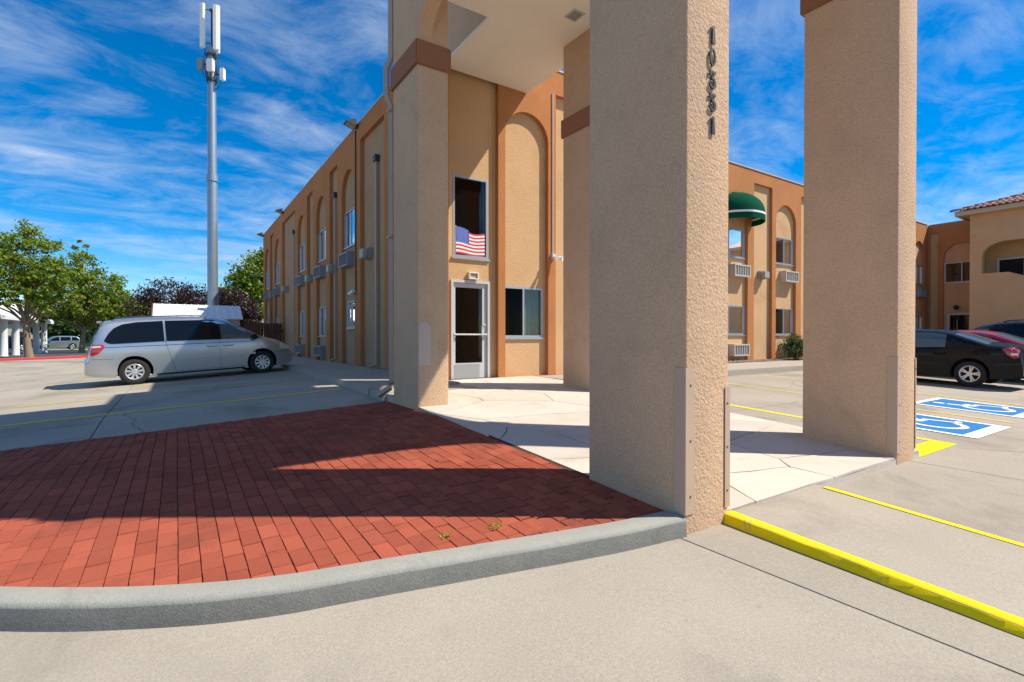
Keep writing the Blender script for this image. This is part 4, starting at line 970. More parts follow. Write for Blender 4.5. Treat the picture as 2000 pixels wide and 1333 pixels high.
    def patch(s, name, m, lo, hi, off=.006, side=(1, -1), nx=18, nz=4, parent=None):
        """panel that follows the body side between two curves given as (x, z) lists"""
        lo, hi = s.mp(lo), s.mp(hi); x0, x1 = max(lo[0][0], hi[0][0]), min(lo[-1][0], hi[-1][0])
        for sd_ in side:
            bm = bmesh.new(); g = []
            for i in range(nx + 1):
                x = x0 + (x1 - x0) * i / nx; a, b = pw(lo, x), pw(hi, x); b = max(b, a + .001)
                g.append([bm.verts.new((x, sd_ * (s.Y(x, a + (b - a) * k / nz) + off), a + (b - a) * k / nz)) for k in range(nz + 1)])
            for a, b in zip(g, g[1:]):
                for k in range(nz): bm.faces.new((a[k], a[k + 1], b[k + 1], b[k]))
            ed = [e for e in bm.edges if e.is_boundary]; r = bmesh.ops.extrude_edge_only(bm, edges=ed)
            for v in [q for q in r['geom'] if isinstance(q, bmesh.types.BMVert)]: v.co.y -= sd_ * (off + .012)
            mesh_obj(name, fix(bm), m, parent or s.t, 40)
    def seam(s, pts, side=(1, -1), wd=.007):
        pts = s.mp(pts)
        for sd_ in side:
            bm = bmesh.new(); pr = None; P = []
            for a, b in zip(pts, pts[1:]):
                n = max(1, int((Vector(b) - Vector(a)).length / .06)); P += [Vector(a) + (Vector(b) - Vector(a)) * k / n for k in range(n)]
            P.append(Vector(pts[-1]))
            for i, p in enumerate(P):
                d = (P[min(i + 1, len(P) - 1)] - P[max(i - 1, 0)]).normalized(); q = Vector((-d.y, d.x)) * wd / 2
                v = [bm.verts.new((e.x, sd_ * (s.Y(e.x, e.y) + .0025), e.y)) for e in (p - q, p + q)]
                if pr: bm.faces.new((pr[0], v[0], v[1], pr[1]))
                pr = v
            mesh_obj('door_seam', bm, 'void', s.body)
    def topglass(s, name, m, x0, x1, k0, off=.006, n=12):
        x0, x1 = s.mp([(x0, 0)])[0][0], s.mp([(x1, 0)])[0][0]
        bm = bmesh.new(); g = []
        for i in range(n + 1):
            x = x0 + (x1 - x0) * i / n; h = s.ring(x); pts = h[k0:] + [(-y, z) for y, z in h[-2:k0 - 1:-1]]
            dz = (s.top(x + .02) - s.top(x - .02)) / .04; nn = Vector((-dz, 0, 1)).normalized() * off
            g.append([bm.verts.new((x + nn.x, y, z + nn.z)) for y, z in pts])
        for a, b in zip(g, g[1:]):
            for k in range(len(a) - 1): bm.faces.new((a[k], a[k + 1], b[k + 1], b[k]))
        mesh_obj(name, fix(bm), m, s.t, 40)
    def handles(s, xs, z):
        for x in xs:
            for sd_ in (1, -1):
                y = s.Y(x, z); bm = bmesh.new(); tube(bm, [(x - .12, sd_ * (y + .0), z), (x - .10, sd_ * (y + .035), z), (x + .10, sd_ * (y + .035), z), (x + .12, sd_ * y, z)], .021, 6); mesh_obj('door_handle', bm, 'chrome' if s.paint == 'paint_silver' else s.paint, s.t)
    def mirror(s, x, z):
        for sd_ in (1, -1):
            y = s.Y(x, z); bm = bmesh.new(); box(bm, x - .05, x + .08, min(sd_ * (y - .01), sd_ * (y + .2)), max(sd_ * (y - .01), sd_ * (y + .2)), z - .04, z + .11); bmesh.ops.bevel(bm, geom=bm.edges[:], offset=.025, segments=2, affect='EDGES'); mesh_obj('mirror', bm, 'void' if s.paint == 'paint_silver' else s.paint, s.t, 50)
    def end_plate(s, name, m, x, y0, y1, z0, z1, th=.02):
        bm = bmesh.new(); box(bm, min(x, x + th), max(x, x + th), y0, y1, z0, z1); bmesh.ops.bevel(bm, geom=bm.edges[:], offset=.006, segments=1, affect='EDGES'); mesh_obj(name, bm, m, s.t)

VAN = dict(rear=(-1.5, .84), W=1.98, r=.335, wheels=(-1.40, 1.63), spokes=9, double=True, rimf=.62, tum=.30, rr=.15, tr=.5, trw=.13, tf=.95, tfw=.34,
    top=[(-2.56, .56), (-2.545, .70), (-2.46, .78), (-2.40, 1.02), (-2.27, 1.36), (-2.13, 1.60), (-2.03, 1.69), (-1.7, 1.735), (-1.0, 1.765), (0, 1.762), (.45, 1.735), (.80, 1.655), (1.25, 1.40), (1.72, 1.12), (1.95, 1.05), (2.2, .97), (2.42, .85), (2.52, .72), (2.56, .56)],
    belt=[(-2.6, 1.08), (-1, 1.085), (1.6, 1.03), (2.6, .9)], bot=[(-2.56, .33), (-2.3, .26), (-1.9, .22), (1.9, .2), (2.3, .2), (2.56, .3)])
def make_van(name, label, paint, loc, rz, pitch=0., roll=0., cat='van', rails=True):
    c = Car(name, label, paint, loc, rz, VAN, cat=cat, pitch=pitch, roll=roll).build()
    c.patch('side_window', 'car_glass', [(-2.06, 1.16), (-1.98, 1.10), (-1.85, 1.085), (-.72, 1.095)], [(-2.06, 1.18), (-1.96, 1.34), (-1.82, 1.48), (-1.6, 1.58), (-1.3, 1.625), (-.72, 1.645)], nx=24)
    c.patch('side_window', 'car_glass', [(-.68, 1.095), (.50, 1.075)], [(-.68, 1.645), (.30, 1.64), (.50, 1.62)], nx=14)
    c.patch('side_window', 'car_glass_light', [(.60, 1.075), (1.62, 1.055)], [(.60, 1.60), (.78, 1.55), (1.2, 1.33), (1.62, 1.075)], nx=20)
    c.patch('pillar_trim', 'car_glass', [(.50, 1.075), (.60, 1.075)], [(.50, 1.62), (.60, 1.595)], off=.004, nx=4)
    c.topglass('windshield', 'car_glass', .86, 1.70, 12); c.topglass('rear_window', 'car_glass', -2.36, -2.08, 12)
    c.patch('tail_lamp', 'lamp_red', [(-2.44, .84), (-2.36, .80), (-2.2, .86), (-2.06, 1.0)], [(-2.44, 1.0), (-2.34, 1.09), (-2.1, 1.08), (-2.06, 1.03)], off=.012)
    c.patch('tail_lamp_lens', 'lamp_clear', [(-2.42, .995), (-2.14, 1.01)], [(-2.42, 1.03), (-2.3, 1.055), (-2.14, 1.045)], off=.016)
    c.patch('head_lamp', 'lamp_clear', [(2.02, .78), (2.2, .69), (2.45, .68)], [(2.02, .86), (2.25, .92), (2.45, .80)], off=.012)
    c.patch('indicator', 'lamp_amber', [(2.02, .775), (2.14, .73)], [(2.02, .855), (2.14, .885)], off=.016, nx=6)
    c.patch('rub_strip', paint, [(-.55, .565), (1.45, .60)], [(-.55, .63), (1.45, .66)], off=.032, nx=24, nz=2)
    lowc = paint
    c.patch('bumper_cover', lowc, [(-2.5, .34), (-1.80, .27)], [(-2.5, .70), (-1.86, .69), (-1.80, .66)], off=.012, nx=14)
    c.patch('wheel_flare', paint, [(x, .35 + math.sqrt(max(0, .405 ** 2 - (x + 1.40) ** 2))) for x in rng(-1.80, -1.0, 20)], [(x, .35 + math.sqrt(max(0, .50 ** 2 - (x + 1.40) ** 2))) for x in rng(-1.80, -1.0, 20)], off=.012, nx=24, nz=2)
    c.patch('wheel_flare', paint, [(x, .35 + math.sqrt(max(0, .405 ** 2 - (x - 1.63) ** 2))) for x in rng(1.23, 2.03, 20)], [(x, .35 + math.sqrt(max(0, .50 ** 2 - (x - 1.63) ** 2))) for x in rng(1.23, 2.03, 20)], off=.012, nx=24, nz=2)
    c.patch('sill_trim', 'black_rubber', [(-.93, .20), (1.16, .20)], [(-.93, .245), (1.16, .245)], off=.006, nx=10, nz=1)
    c.seam([(-.70, 1.64), (-.70, 1.08), (-.64, .8), (-.5, .27)]); c.seam([(.55, 1.07), (.56, .26)]); c.seam([(1.52, 1.05), (1.53, .75), (1.46, .55), (1.22, .28)]); c.seam([(-.5, .27), (1.22, .28)]); c.seam([(-2.35, 1.0), (1.5, .975)], wd=.012); c.seam([(-2.5, .72), (-1.87, .70)])
    c.seam([(1.9, .62), (2.45, .62)])
    c.handles((.36, .76), .90); c.mirror(1.42, 1.07)
    if rails:
        for y in (-.62, .62):
            bm = bmesh.new(); tube(bm, [(-1.8, y, 1.69), (-1.7, y, 1.745), (-1.2, y, 1.775), (-.2, y, 1.775), (.2, y, 1.76), (.3, y, 1.72)], .018, 6); mesh_obj('roof_rail', bm, 'dark_metal', c.t)
    c.end_plate('number_plate', 'antenna_white', -2.31, -.16, .16, .82, .97); c.end_plate('spoiler', paint, -2.09, -.6, .6, 1.64, 1.68, .1)
    return c
van = make_van('minivan', 'silver minivan parked nose-in to the walkway, half in building shade', 'paint_silver', (.40, 16.72, .213), R(5.5), pitch=-.052)
van.t.scale = (.965, .965, .955)

SEDAN = dict(W=1.70, r=.312, wheels=(-1.30, 1.32), spokes=5, double=True, rimf=.66, tum=.36, rr=.13, tr=.5, trw=.16, tf=.9, tfw=.32,
    top=[(-2.22, .50), (-2.21, .68), (-2.17, .92), (-2.1, 1.01), (-1.95, 1.045), (-1.66, 1.07), (-1.3, 1.21), (-.92, 1.355), (-.6, 1.415), (-.1, 1.435), (.2, 1.415), (.5, 1.33), (1.15, 1.0), (1.35, .955), (1.8, .87), (2.05, .76), (2.2, .6), (2.22, .48)],
    belt=[(-2.2, .98), (-1.5, .955), (1.2, .90), (2.2, .75)], bot=[(-2.22, .30), (-1.9, .22), (1.8, .18), (2.22, .28)])
def make_sedan(name, label, paint, loc, rz, cat='car'):
    c = Car(name, label, paint, loc, rz, SEDAN, cat=cat).build()
    c.patch('side_window', 'car_glass_light', [(-.83, .965), (-.06, .95)], [(-.83, 1.28), (-.6, 1.325), (-.06, 1.345)], nx=14)
    c.patch('side_window', 'car_glass', [(-1.30, .985), (-.92, .972)], [(-1.30, 1.0), (-1.1, 1.11), (-.92, 1.20)], nx=10)
    c.patch('side_window', 'car_glass_light', [(.02, .95), (.98, .925)], [(.02, 1.345), (.2, 1.33), (.5, 1.22), (.98, .95)], nx=14)
    c.topglass('rear_window', 'car_glass_light', -1.62, -.98, 12); c.topglass('windshield', 'car_glass', .42, 1.12, 12)
    c.patch('tail_lamp', 'lamp_red', [(-2.16, .74), (-2.08, .70), (-1.98, .80), (-1.90, .93)], [(-2.16, .90), (-2.06, .97), (-1.90, .955)], off=.012)
    c.patch('tail_lamp_lens', 'lamp_clear', [(-2.15, .79), (-2.04, .78)], [(-2.15, .84), (-2.04, .84)], off=.018, nx=6)
    c.patch('head_lamp', 'lamp_clear', [(1.85, .64), (2.12, .62)], [(1.85, .78), (2.12, .68)], off=.01)
    c.patch('rub_strip', 'black_rubber', [(-.85, .52), (.98, .52)], [(-.85, .57), (.98, .57)], off=.012, nx=14, nz=1)
    c.patch('bumper_strip', 'black_rubber', [(-2.19, .56), (-1.75, .55)], [(-2.19, .60), (-1.75, .59)], off=.014, nx=8, nz=1)
    c.seam([(-.02, 1.35), (-.02, .3)]); c.seam([(-.87, 1.2), (-.88, .95), (-.78, .75), (-.9, .5), (-.86, .28)]); c.seam([(1.02, .9), (1.0, .3)]); c.seam([(-.86, .27), (1.0, .27)]); c.seam([(-2.15, .66), (-1.68, .64)])
    c.handles((-.72, .15), .80); c.mirror(.85, .95); c.end_plate('number_plate', 'antenna_white', -2.235, -.16, .16, .72, .86)
    return c
make_sedan('sedan', 'black sedan parked beyond the blue accessible panels', 'paint_black', (17.02, 5.47, .11), R(90))
make_sedan('sedan', 'red sedan parked behind the black sedan', 'paint_red', (19.85, 5.35, .11), R(90))
make_van('minivan', 'dark blue van at the right edge behind the red sedan', 'paint_navy', (22.9, 4.6, .09), R(90))

SUV = dict(W=1.82, r=.36, wheels=(-1.32, 1.32), spokes=5, double=False, rimf=.62, tum=.30, rr=.13, tr=.4, trw=.12, tf=.8, tfw=.26,
    top=[(-2.28, .55), (-2.26, .85), (-2.2, 1.05), (-2.0, 1.55), (-1.85, 1.68), (-1.4, 1.735), (-.2, 1.74), (.25, 1.70), (.5, 1.60), (1.08, 1.13), (1.4, 1.09), (2.0, 1.0), (2.2, .85), (2.28, .6)],
    belt=[(-2.3, 1.10), (1.2, 1.06), (2.3, .9)], bot=[(-2.28, .40), (-1.9, .33), (1.9, .3), (2.28, .4)])
def make_suv(name, label, paint, loc, rz, group):
    c = Car(name, label, paint, loc, rz, SUV, cat='car', group=group).build()
    c.patch('side_window', 'car_glass', [(-2.0, 1.14), (-1.28, 1.13)], [(-2.0, 1.2), (-1.88, 1.46), (-1.7, 1.58), (-1.28, 1.61)], nx=12)
    c.patch('side_window', 'car_glass', [(-1.16, 1.13), (-.2, 1.11)], [(-1.16, 1.61), (-.2, 1.61)], nx=8); c.patch('side_window', 'car_glass', [(-.1, 1.11), (.95, 1.09)], [(-.1, 1.61), (.3, 1.57), (.95, 1.13)], nx=10)
    c.topglass('windshield', 'car_glass', .54, 1.05, 12); c.topglass('rear_window', 'car_glass', -2.16, -1.92, 12)
    c.patch('tail_lamp', 'lamp_red', [(-2.22, .85), (-2.05, .85)], [(-2.22, 1.02), (-2.05, 1.05)], off=.012, nx=5); c.patch('head_lamp', 'lamp_clear', [(1.95, .75), (2.2, .72)], [(1.95, .92), (2.2, .82)], off=.01, nx=5)
    c.seam([(-1.22, 1.1), (-1.2, .6), (-1.0, .36)]); c.seam([(-.15, 1.1), (-.15, .36)]); c.seam([(1.0, 1.0), (.95, .36)]); c.handles((-.95, .1), 1.0); c.mirror(.8, 1.1)
    return c
def gat(px, d):
    p = CAMF * d + CAMR * ((px - 1000) / 990 * d); return p.x, p.y, G(p.x, p.y)
for px, d, rz, paint, lab in ((112, 64, 196, 'paint_grey', 'blue-grey sport utility car parked right of the white carport columns'), (6, 58, 215, 'paint_black', 'dark car at the left edge behind the first carport column')):
    x, y, z = gat(px, d); make_suv('sport_utility_car', lab, paint, (x, y, z + .02), R(rz), 'cars parked beyond the carport')
for px, d, rz, paint, lab in ((42, 62, 190, 'paint_navy', 'dark blue sedan glimpsed between the white carport columns'),):
    x, y, z = gat(px, d); make_sedan('sedan', lab, paint, (x, y, z + .02), R(rz))

# ================================================================ FAR THINGS
# monopole phone mast
mx_, my_, mz_ = gat(416, 28); mz_ = .1
mast = empty('phone_mast', (mx_, my_, mz_), R(-YAW), 'tall galvanised steel phone mast with white panel antennas', 'mast')
def zpx(py, d=28): return 1.33 + (658.5 - py) / 990 * d - mz_
bm = bmesh.new(); tube(bm, [(0, 0, 0), (0, 0, zpx(360))], [.265, .245], 18, cap=True); tube(bm, [(0, 0, zpx(360)), (0, 0, zpx(165))], [.225, .205], 18); tube(bm, [(0, 0, zpx(165)), (0, 0, zpx(96))], [.19, .19], 14); mesh_obj('pole', bm, 'galvanised', mast, 40)
bm = bmesh.new(); lathe(bm, [(.23, zpx(356)), (.275, zpx(356)), (.275, zpx(344)), (.225, zpx(344))], 18); mesh_obj('flange', fix(bm), 'galvanised', mast)
bm = bmesh.new(); lathe(bm, [(.45, -.1), (.45, .05), (.27, .05)], 18); mesh_obj('base_flange', fix(bm), 'galvanised', mast)
bm = bmesh.new(); tube(bm, [(.02, 0, zpx(96)), (.02, 0, zpx(26))], .05, 8); lathe(bm, [(.001, zpx(20)), (.11, zpx(23)), (.1, zpx(26)), (.001, zpx(27))], 12); mesh_obj('top_spike', bm, 'dark_metal', mast)
for x, y, z0, z1, w_, lean, rz in ((-.45, -.05, zpx(97), zpx(13), .30, 0, -.35), (.34, -.12, zpx(103), zpx(18), .34, 0, .35), (.05, .42, zpx(98), zpx(15), .30, 0, 3.1)):
    bm = bmesh.new(); prism(bm, [(-w_ / 2, .02), (-w_ / 2 + .03, -.09), (0, -.12), (w_ / 2 - .03, -.09), (w_ / 2, .02), (w_ / 2 - .04, .06), (-w_ / 2 + .04, .06)], 'z', z0, z1)
    o = mesh_obj('panel_antenna', fix(bm), 'antenna_white', mast); o.location = (x, y, 0); o.rotation_euler = (0, 0, rz)
    bm = bmesh.new()
    for zz in (z0 + .25, z1 - .3): tube(bm, [(x * .15, y * .15, zz), (x, y, zz)], .025, 6)
    tube(bm, [(x * .8, y * .8, z0 - .05), (x * .7, y * .7, z0 - .4), (x * .4, y * .4, z0 - .9)], .018, 5); mesh_obj('bracket', bm, 'dark_metal', mast)
for x, y, z, w_, h, m in ((-.56, -.05, zpx(129), .34, .62, 'grey_plastic'), (.13, -.34, zpx(137), .36, .66, 'antenna_white'), (.62, -.05, zpx(149), .24, .66, 'antenna_white')):
    bm = bmesh.new(); box(bm, x - w_ / 2, x + w_ / 2, y - .1, y + .12, z - h / 2, z + h / 2); bmesh.ops.bevel(bm, geom=bm.edges[:], offset=.03, segments=2, affect='EDGES'); o = mesh_obj('radio_unit', bm, m, mast, 40)
    bm = bmesh.new(); tube(bm, [(x * .3, y * .3, z), (x, y, z)], .04, 6); tube(bm, [(x * .9, y, z - h / 2), (x * .7, y * .7, z - h / 2 - .35), (x * .3, y * .3, z - h / 2 - .5)], .022, 5); tube(bm, [(x * .8, y, z + h / 2), (x * .6, y * .6, z + h / 2 + .4), (x * .3, y * .2, z + h / 2 + .7)], .018, 5); mesh_obj('mount', bm, 'dark_metal', mast)
bm = bmesh.new()
for k in range(9):
    a = k * .7; tube(bm, [(.21 * math.cos(a), .21 * math.sin(a), zpx(170) + .1 * (k % 3)), (.3 * math.cos(a + .1), .3 * math.sin(a + .1), zpx(150)), (.2 * math.cos(a + .2), .2 * math.sin(a + .2), zpx(115 + 4 * (k % 4)))], .02, 5)
for z in (zpx(160), zpx(140), zpx(112)): lathe(bm, [(.2, z - .06), (.28, z - .06), (.28, z + .06), (.2, z + .06)], 12)
mesh_obj('cable_clamps', fix(bm), 'dark_metal', mast)
# shed, fence
sx0, sx1, sy0, sy1 = -.95, 2.85, 29.4, 32.2
shed = empty('shed', (0, 29.4, .1), 0, 'low shed with white ribbed metal roof behind the silver minivan', 'shed')
bm = bmesh.new(); box(bm, sx0 + .12, sx1 - .12, sy0 + .25, sy1 - .2, .1, 2.2); mesh_obj('wall', bm, 'shed_siding', shed)
bm = bmesh.new()
for k in range(12): box(bm, sx0 + .115, sx1 - .115, sy0 + .235, sy0 + .249, .25 + k * .165, .25 + k * .165 + .13)
mesh_obj('siding_board', bm, 'shed_siding', shed)
bm = bmesh.new(); prism(bm, [(sy0, 2.22), (sy0 - .0, 2.30), (sy0 + 1.4, 2.98), (sy1, 2.30), (sy1, 2.22), (sy0 + 1.4, 2.90)], 'x', sx0, sx1); rf = mesh_obj('roof', fix(bm), 'shed_white', shed)
bm = bmesh.new()
for k in range(13):
    x = sx0 + .05 + k * (sx1 - sx0 - .1) / 12; y0, z0_, y1, z1_ = sy0, 2.305, sy0 + 1.4, 2.985
    v = [bm.verts.new(p) for p in ((x - .02, y0, z0_), (x + .02, y0, z0_), (x + .02, y1, z1_), (x - .02, y1, z1_), (x - .012, y0, z0_ + .025), (x + .012, y0, z0_ + .025), (x + .012, y1, z1_ + .025), (x - .012, y1, z1_ + .025))]
    for f in ((4, 5, 6, 7), (0, 4, 7, 3), (1, 2, 6, 5), (0, 1, 5, 4)): bm.faces.new([v[i] for i in f])
mesh_obj('roof_rib', fix(bm), 'shed_white', rf)
bm = bmesh.new(); prism(bm, [(sy0 - .02, 2.18), (sy0 - .02, 2.32), (sy0 + 1.4, 3.02), (sy0 + 1.4, 2.88)], 'x', sx0 - .06, sx0 - .005); mesh_obj('verge_board', fix(bm), 'fence_wood', rf)
fen = empty('fence', (2.9, 28.3, .3), 0, 'dark red-brown wooden board fence between the shed and the hotel wall', 'fence')
for k in range(13):
    x = 2.82 + k * .142
    if x > 4.5: break
    bm = bmesh.new(); box(bm, x, x + .132, 28.28, 28.3, .30, 2.02 + random.uniform(-.01, .01)); o = mesh_obj('fence_board', bm, 'fence_wood', fen); o.matrix_parent_inverse = Matrix.Translation(-fen.location)
bm = bmesh.new(); box(bm, 2.8, 4.58, 28.301, 28.36, 1.6, 1.7); box(bm, 2.8, 4.58, 28.301, 28.36, .6, .7); o = mesh_obj('rail', bm, 'fence_wood', fen); o.matrix_parent_inverse = Matrix.Translation(-fen.location)
for o in shed.children: o.matrix_parent_inverse = Matrix.Translation(-shed.location)
# carport
cp = empty('carport', (-10.5, 51, 0), 0, 'white carport with metal mansard roof on round fluted columns', 'carport')
inv = Matrix.Translation(-cp.location)
for xx in (-10.5, -16.5):
    for y in (47.9, 51.2, 54.5, 57.9, 61.4, 64.7):
        z = G(xx, y); bm = bmesh.new(); lathe(bm, [(.23, z - .05), (.25, z + .02), (.235, z + .06), (.225, z + .1), (.215, 2.44), (.25, 2.5), (.25, 2.56)], 20, 'z', (xx, y, 0)); o = mesh_obj('column', fix(bm), 'shed_white', cp, 40); o.matrix_parent_inverse = inv
bm = bmesh.new(); y0, y1, x0, x1 = 46, 65.4, -17.3, -9.9
lo = [(x0, y0, 2.56), (x1, y0, 2.56), (x1, y1, 2.56), (x0, y1, 2.56)]; hi = [(x0 + 1.1, y0 + .9, 4.0), (x1 - 1.1, y0 + .9, 4.0), (x1 - 1.1, y1 - .9, 4.0), (x0 + 1.1, y1 - .9, 4.0)]; md_ = [(a[0], a[1], 2.82) for a in lo]
L, M_, H = [[bm.verts.new(p) for p in q] for q in (lo, md_, hi)]
for i in range(4):
    j = (i + 1) % 4; bm.faces.new((L[i], L[j], M_[j], M_[i])); bm.faces.new((M_[i], M_[j], H[j], H[i]))
bm.faces.new(H); bm.faces.new(L[::-1]); o = mesh_obj('roof', fix(bm), 'shed_white', cp); o.matrix_parent_inverse = inv
bm = bmesh.new()
for k in range(1, 6):
    t = k / 6; x = x1 - 1.1 * t + .012; z = 2.82 + 1.18 * t; box(bm, x - .02, x + .012, y0 + .9 * t, y1 - .9 * t, z - .02, z + .02)
o = mesh_obj('roof_rib', bm, 'shed_white', cp); o.matrix_parent_inverse = inv
# low building far behind the trees
fb = empty('far_building', (-30, 118, 0), 0, 'long low tan building glimpsed under the trees far left', 'building')
def pbox(nm, m, par, *b):
    bm = bmesh.new(); box(bm, *b); o = mesh_obj(nm, bm, m, par); o.matrix_parent_inverse = Matrix.Translation(-par.location); return o
pbox('wall', 'pale_block', fb, -48, 4, 118, 126, -.6, 3.6); pbox('roof', 'coping', fb, -48.4, 4.4, 117.6, 126.4, 3.6, 3.85)
for k in range(9): pbox('window', 'car_glass', fb, -44 + k * 5.2, -42.2 + k * 5.2, 117.93, 118.1, .9, 2.2)

# ================================================================ VEGETATION
def leaves_mesh(name, pts, size, mats, parent, seed, weights=None, flat=.0):
    rr_ = random.Random(seed); V = []; F = []; MI = []
    for p in pts:
        a, b, c = rr_.gauss(0, 1), rr_.gauss(0, 1), rr_.gauss(0, 1) + flat; n = Vector((a, b, c))
        if n.length < .01: continue
        n.normalize(); u = n.orthogonal().normalized(); u.rotate(Matrix.Rotation(rr_.uniform(0, 6.28), 3, n)); v = n.cross(u); s = size * rr_.uniform(.6, 1.25); k = len(V)
        bend = n * s * .18
        V += [p - u * s, p + v * s * .62 + bend, p + u * s, p - v * s * .62 + bend]; F.append((k, k + 1, k + 2, k + 3)); MI.append(rr_.choices(range(len(mats)), weights)[0] if weights else rr_.randrange(len(mats)))
    me = bpy.data.meshes.new(name); me.from_pydata([tuple(v) for v in V], [], F); me.polygons.foreach_set('material_index', MI)
    for m in mats: me.materials.append(MATS[m])
    o = bpy.data.objects.new(name, me); COL.objects.link(o); o.parent = parent; return o
def tree(name, label, loc, h, lobes, trunk_r, mats, nleaf, lsize, seed, bark='bark', clear=.28, group='trees beyond the parking lot', weights=None, lean=(0, 0), cat='tree'):
    """lobes: (x, y, z, rx, ry, rz) crown ellipsoids relative to the base"""
    rr_ = random.Random(seed); t = empty(name, loc, 0, label, cat, group)
    bm = bmesh.new(); top = h * .72; pts = []; n = 9
    for k in range(n): f = k / (n - 1); pts.append((lean[0] * f + .12 * h / 8 * math.sin(f * 5 + seed), lean[1] * f + .1 * h / 8 * math.cos(f * 4 + seed), top * f))
    tube(bm, [(pts[0][0], pts[0][1], -.15)] + pts, [trunk_r * 1.35, trunk_r * 1.15] + [trunk_r * (1 - .8 * k / (n - 1)) for k in range(1, n)], 10)
    limbs = []
    for k, L in enumerate(lobes * 3):
        c = Vector(L[:3]) + Vector((rr_.uniform(-.6, .6) * L[3], rr_.uniform(-.6, .6) * L[4], rr_.uniform(-.4, .6) * L[5]))
        f = min(.95, max(clear, (c.z / top) * rr_.uniform(.45, .7))); i = f * (n - 1); a = Vector(pts[int(i)]).lerp(Vector(pts[min(n - 1, int(i) + 1)]), i % 1)
        m_ = a.lerp(c, .5) + Vector((rr_.uniform(-.2, .2), rr_.uniform(-.2, .2), .25)) * h / 8; P = [a, a.lerp(m_, .5) + Vector((0, 0, .04 * h)) * .3, m_, m_.lerp(c, .55), c]
        r_ = trunk_r * (.42 - .2 * f); tube(bm, P, [r_, r_ * .8, r_ * .55, r_ * .35, r_ * .12], 6); limbs.append(P)
    mesh_obj('trunk', fix(bm), bark, t, 60)
    pts = []; vol = [L[3] * L[4] * L[5] for L in lobes]; tot = sum(vol); per = 42; ncl = max(1, nleaf // per); centres = []
    for L, v in zip(lobes, vol):
        for _ in range(int(ncl * v / tot) + 1):
            while True:
                q = Vector((rr_.uniform(-1, 1), rr_.uniform(-1, 1), rr_.uniform(-1, 1)))
                if q.length <= 1 and (q.length > .45 or rr_.random() < .35): break
            centres.append((Vector(L[:3]) + Vector((q.x * L[3], q.y * L[4], q.z * L[5])), min(L[3:]) * rr_.uniform(.10, .22)))
    for c, s in centres:
        if c.z < h * clear * .8: continue
        for _ in range(per): pts.append(c + Vector((rr_.gauss(0, s), rr_.gauss(0, s), rr_.gauss(0, s * .62))))
    leaves_mesh('crown', pts, lsize, mats, t, seed, weights, .8); return t
LG = ['leaf_a', 'leaf_b', 'leaf_c', 'leaf_brown']; LW = (5, 5, 2.5, .7)
x, y, z = gat(57, 32.8)
tree('sycamore_tree', 'tall leafy green tree with pale trunk beside the red kerb', (x, y, z + .05), 9.0, [(0, 0, 6.2, 1.8, 1.8, 2.0), (-1.7, .6, 5.4, 1.9, 1.9, 1.7), (1.1, -.3, 5.0, 1.5, 1.5, 1.5), (-3, 0, 4.2, 1.6, 1.7, 1.1), (.1, .2, 7.9, .9, .9, .9), (-1.6, .5, 7.3, 1.1, 1.1, .8), (1.5, -.5, 3.7, 1.2, 1.2, .8), (-.6, -.5, 3.9, 1.5, 1.5, .8)], .21, LG, 11500, .12, 3, weights=LW, clear=.3)
x, y, z = gat(163, 46)
tree('sycamore_tree', 'second leafy green tree, just left of the silver minivan', (x, y, z), 10.2, [(-.3, 0, 7.6, 1.5, 1.5, 1.9), (-1.2, .3, 5.2, 2.5, 2.4, 2.0), (1.6, -.3, 5.6, 1.9, 2.0, 1.8), (1.2, 0, 3.8, 2.6, 2.4, 1.3), (-2.8, 0, 3.8, 2.0, 2, 1.2), (2.9, -.2, 3.7, 1.6, 1.6, 1.1), (-.2, 0, 9.4, .7, .7, .8)], .22, LG, 13500, .145, 5, weights=LW, clear=.27)
x, y, z = gat(225, 56)
tree('sycamore_tree', 'lower light green tree right of the two tall left trees', (x, y, z), 6.8, [(0, 0, 4.3, 3.0, 2.8, 2.0), (2.8, -.4, 3.9, 2.2, 2.2, 1.5), (-2.4, 0, 4.0, 2.2, 2.2, 1.6)], .25, LG, 11000, .17, 8, weights=(6, 5, 2, .2), clear=.2)
x, y, z = gat(280, 62)
tree('sycamore_tree', 'bright green rounded tree left of the purple trees', (x, y, z), 6.6, [(0, 0, 4.2, 2.8, 2.6, 1.9), (-2.2, 0, 3.4, 2, 2, 1.4)], .25, LG, 8000, .18, 9, weights=(7, 4, 2, .1), clear=.2)
for px, d, h, s, lab in ((232, 92, 9.6, 11, 'dark green distant tree, left of two on the skyline'), (262, 96, 9.5, 12, 'dark green distant tree, right of two on the skyline'), (130, 84, 6.0, 13, 'dark shady tree behind the blue-grey parked car')):
    x, y, z = gat(px, d); tree('evergreen_tree', lab, (x, y, z), h, [(0, 0, h * .55, 3.4, 3.2, h * .4), (-2, 0, h * .45, 2.4, 2.4, h * .3), (2, 0, h * .42, 2.4, 2.4, h * .28)], .35, ['dark_leaf', 'leaf_c'], 6500, .24, s, bark='bark_dark', clear=.1)
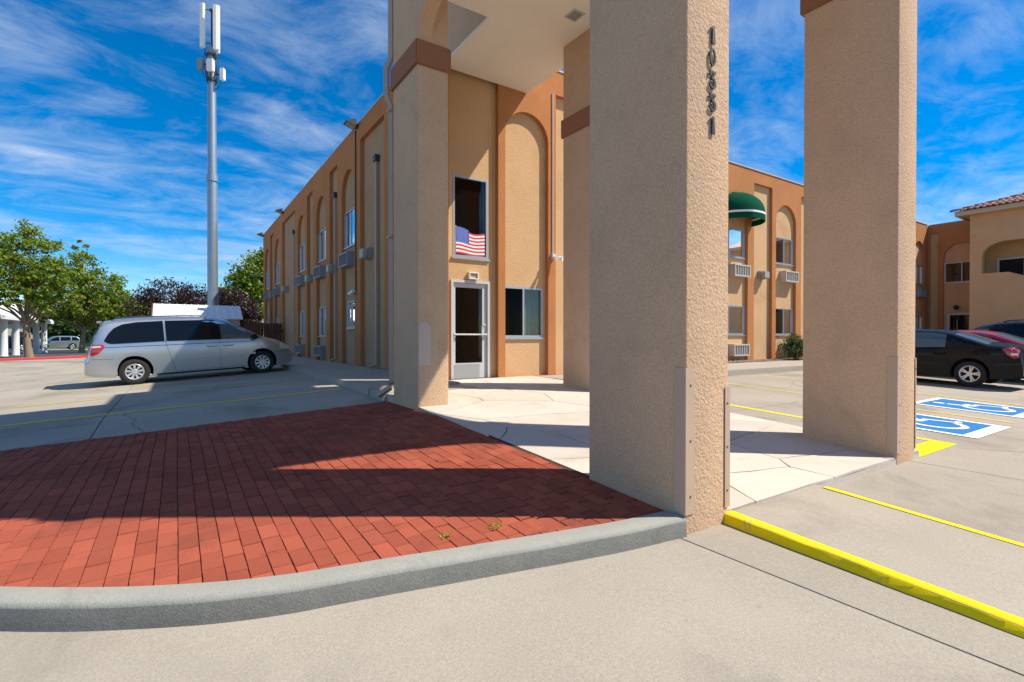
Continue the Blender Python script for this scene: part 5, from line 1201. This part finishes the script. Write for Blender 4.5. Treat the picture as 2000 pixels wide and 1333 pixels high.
for px, d, h, s, w_, lab in ((333, 37, 5.7, 21, 1.9, 'purple-leaved plum tree behind the left end of the shed'), (392, 36, 4.9, 22, 1.5, 'purple-leaved plum tree just left of the phone mast'), (452, 35, 4.5, 23, 1.5, 'dark purple-leaved plum tree just right of the phone mast')):
    x, y, z = gat(px, d); tree('plum_tree', lab, (x, y, z), h, [(0, 0, h * .66, w_, w_, h * .3), (-w_ * .6, 0, h * .55, w_ * .8, w_ * .8, h * .24), (w_ * .65, 0, h * .56, w_ * .8, w_ * .8, h * .24)], .14, ['plum_a', 'plum_b', 'leaf_c'], 8000, .085, s, bark='bark_dark', clear=.2, group='plum trees behind the shed', weights=(5, 5, .6))
x, y, z = gat(505, 46)
tree('sycamore_tree', 'green tree rising behind the far end of the shaded wing', (x, y, z), 9.4, [(0, 0, 6.2, 2.1, 2.1, 2.4), (-1.3, 0, 4.4, 1.9, 2, 2.0), (-.6, 0, 2.6, 1.9, 2, 1.5), (1.2, 0, 7.6, 1.6, 1.6, 1.6)], .24, LG, 13000, .15, 31, weights=(5, 5, 3, .2), clear=.1)
# round bush against the sunlit wing
bush = empty('bush', (20.15, 10.35, .44), 0, 'round green bush against the sunlit wing left of the right-hand column', 'bush')
rr_ = random.Random(4); pts = []
for k in range(120):
    q = Vector((rr_.gauss(0, 1), rr_.gauss(0, 1), rr_.gauss(0, 1))).normalized() * rr_.uniform(.35, 1); c = Vector((q.x * .68, q.y * .45, .50 + q.z * .44))
    for _ in range(40): pts.append(c + Vector((rr_.gauss(0, .1), rr_.gauss(0, .1), rr_.gauss(0, .085))))
pts = [p for p in pts if p.z > .03]
leaves_mesh('foliage', pts, .035, ['shrub_leaf', 'leaf_c', 'dark_leaf'], bush, 4, (3, 3, 2))
bm = bmesh.new()
for k in range(9): a = k * .7; tube(bm, [(.03 * math.cos(a), .03 * math.sin(a), -.02), (.25 * math.cos(a), .2 * math.sin(a), .35), (.45 * math.cos(a), .32 * math.sin(a), .75)], [.015, .012, .005], 5)
mesh_obj('stems', bm, 'bark_dark', bush)
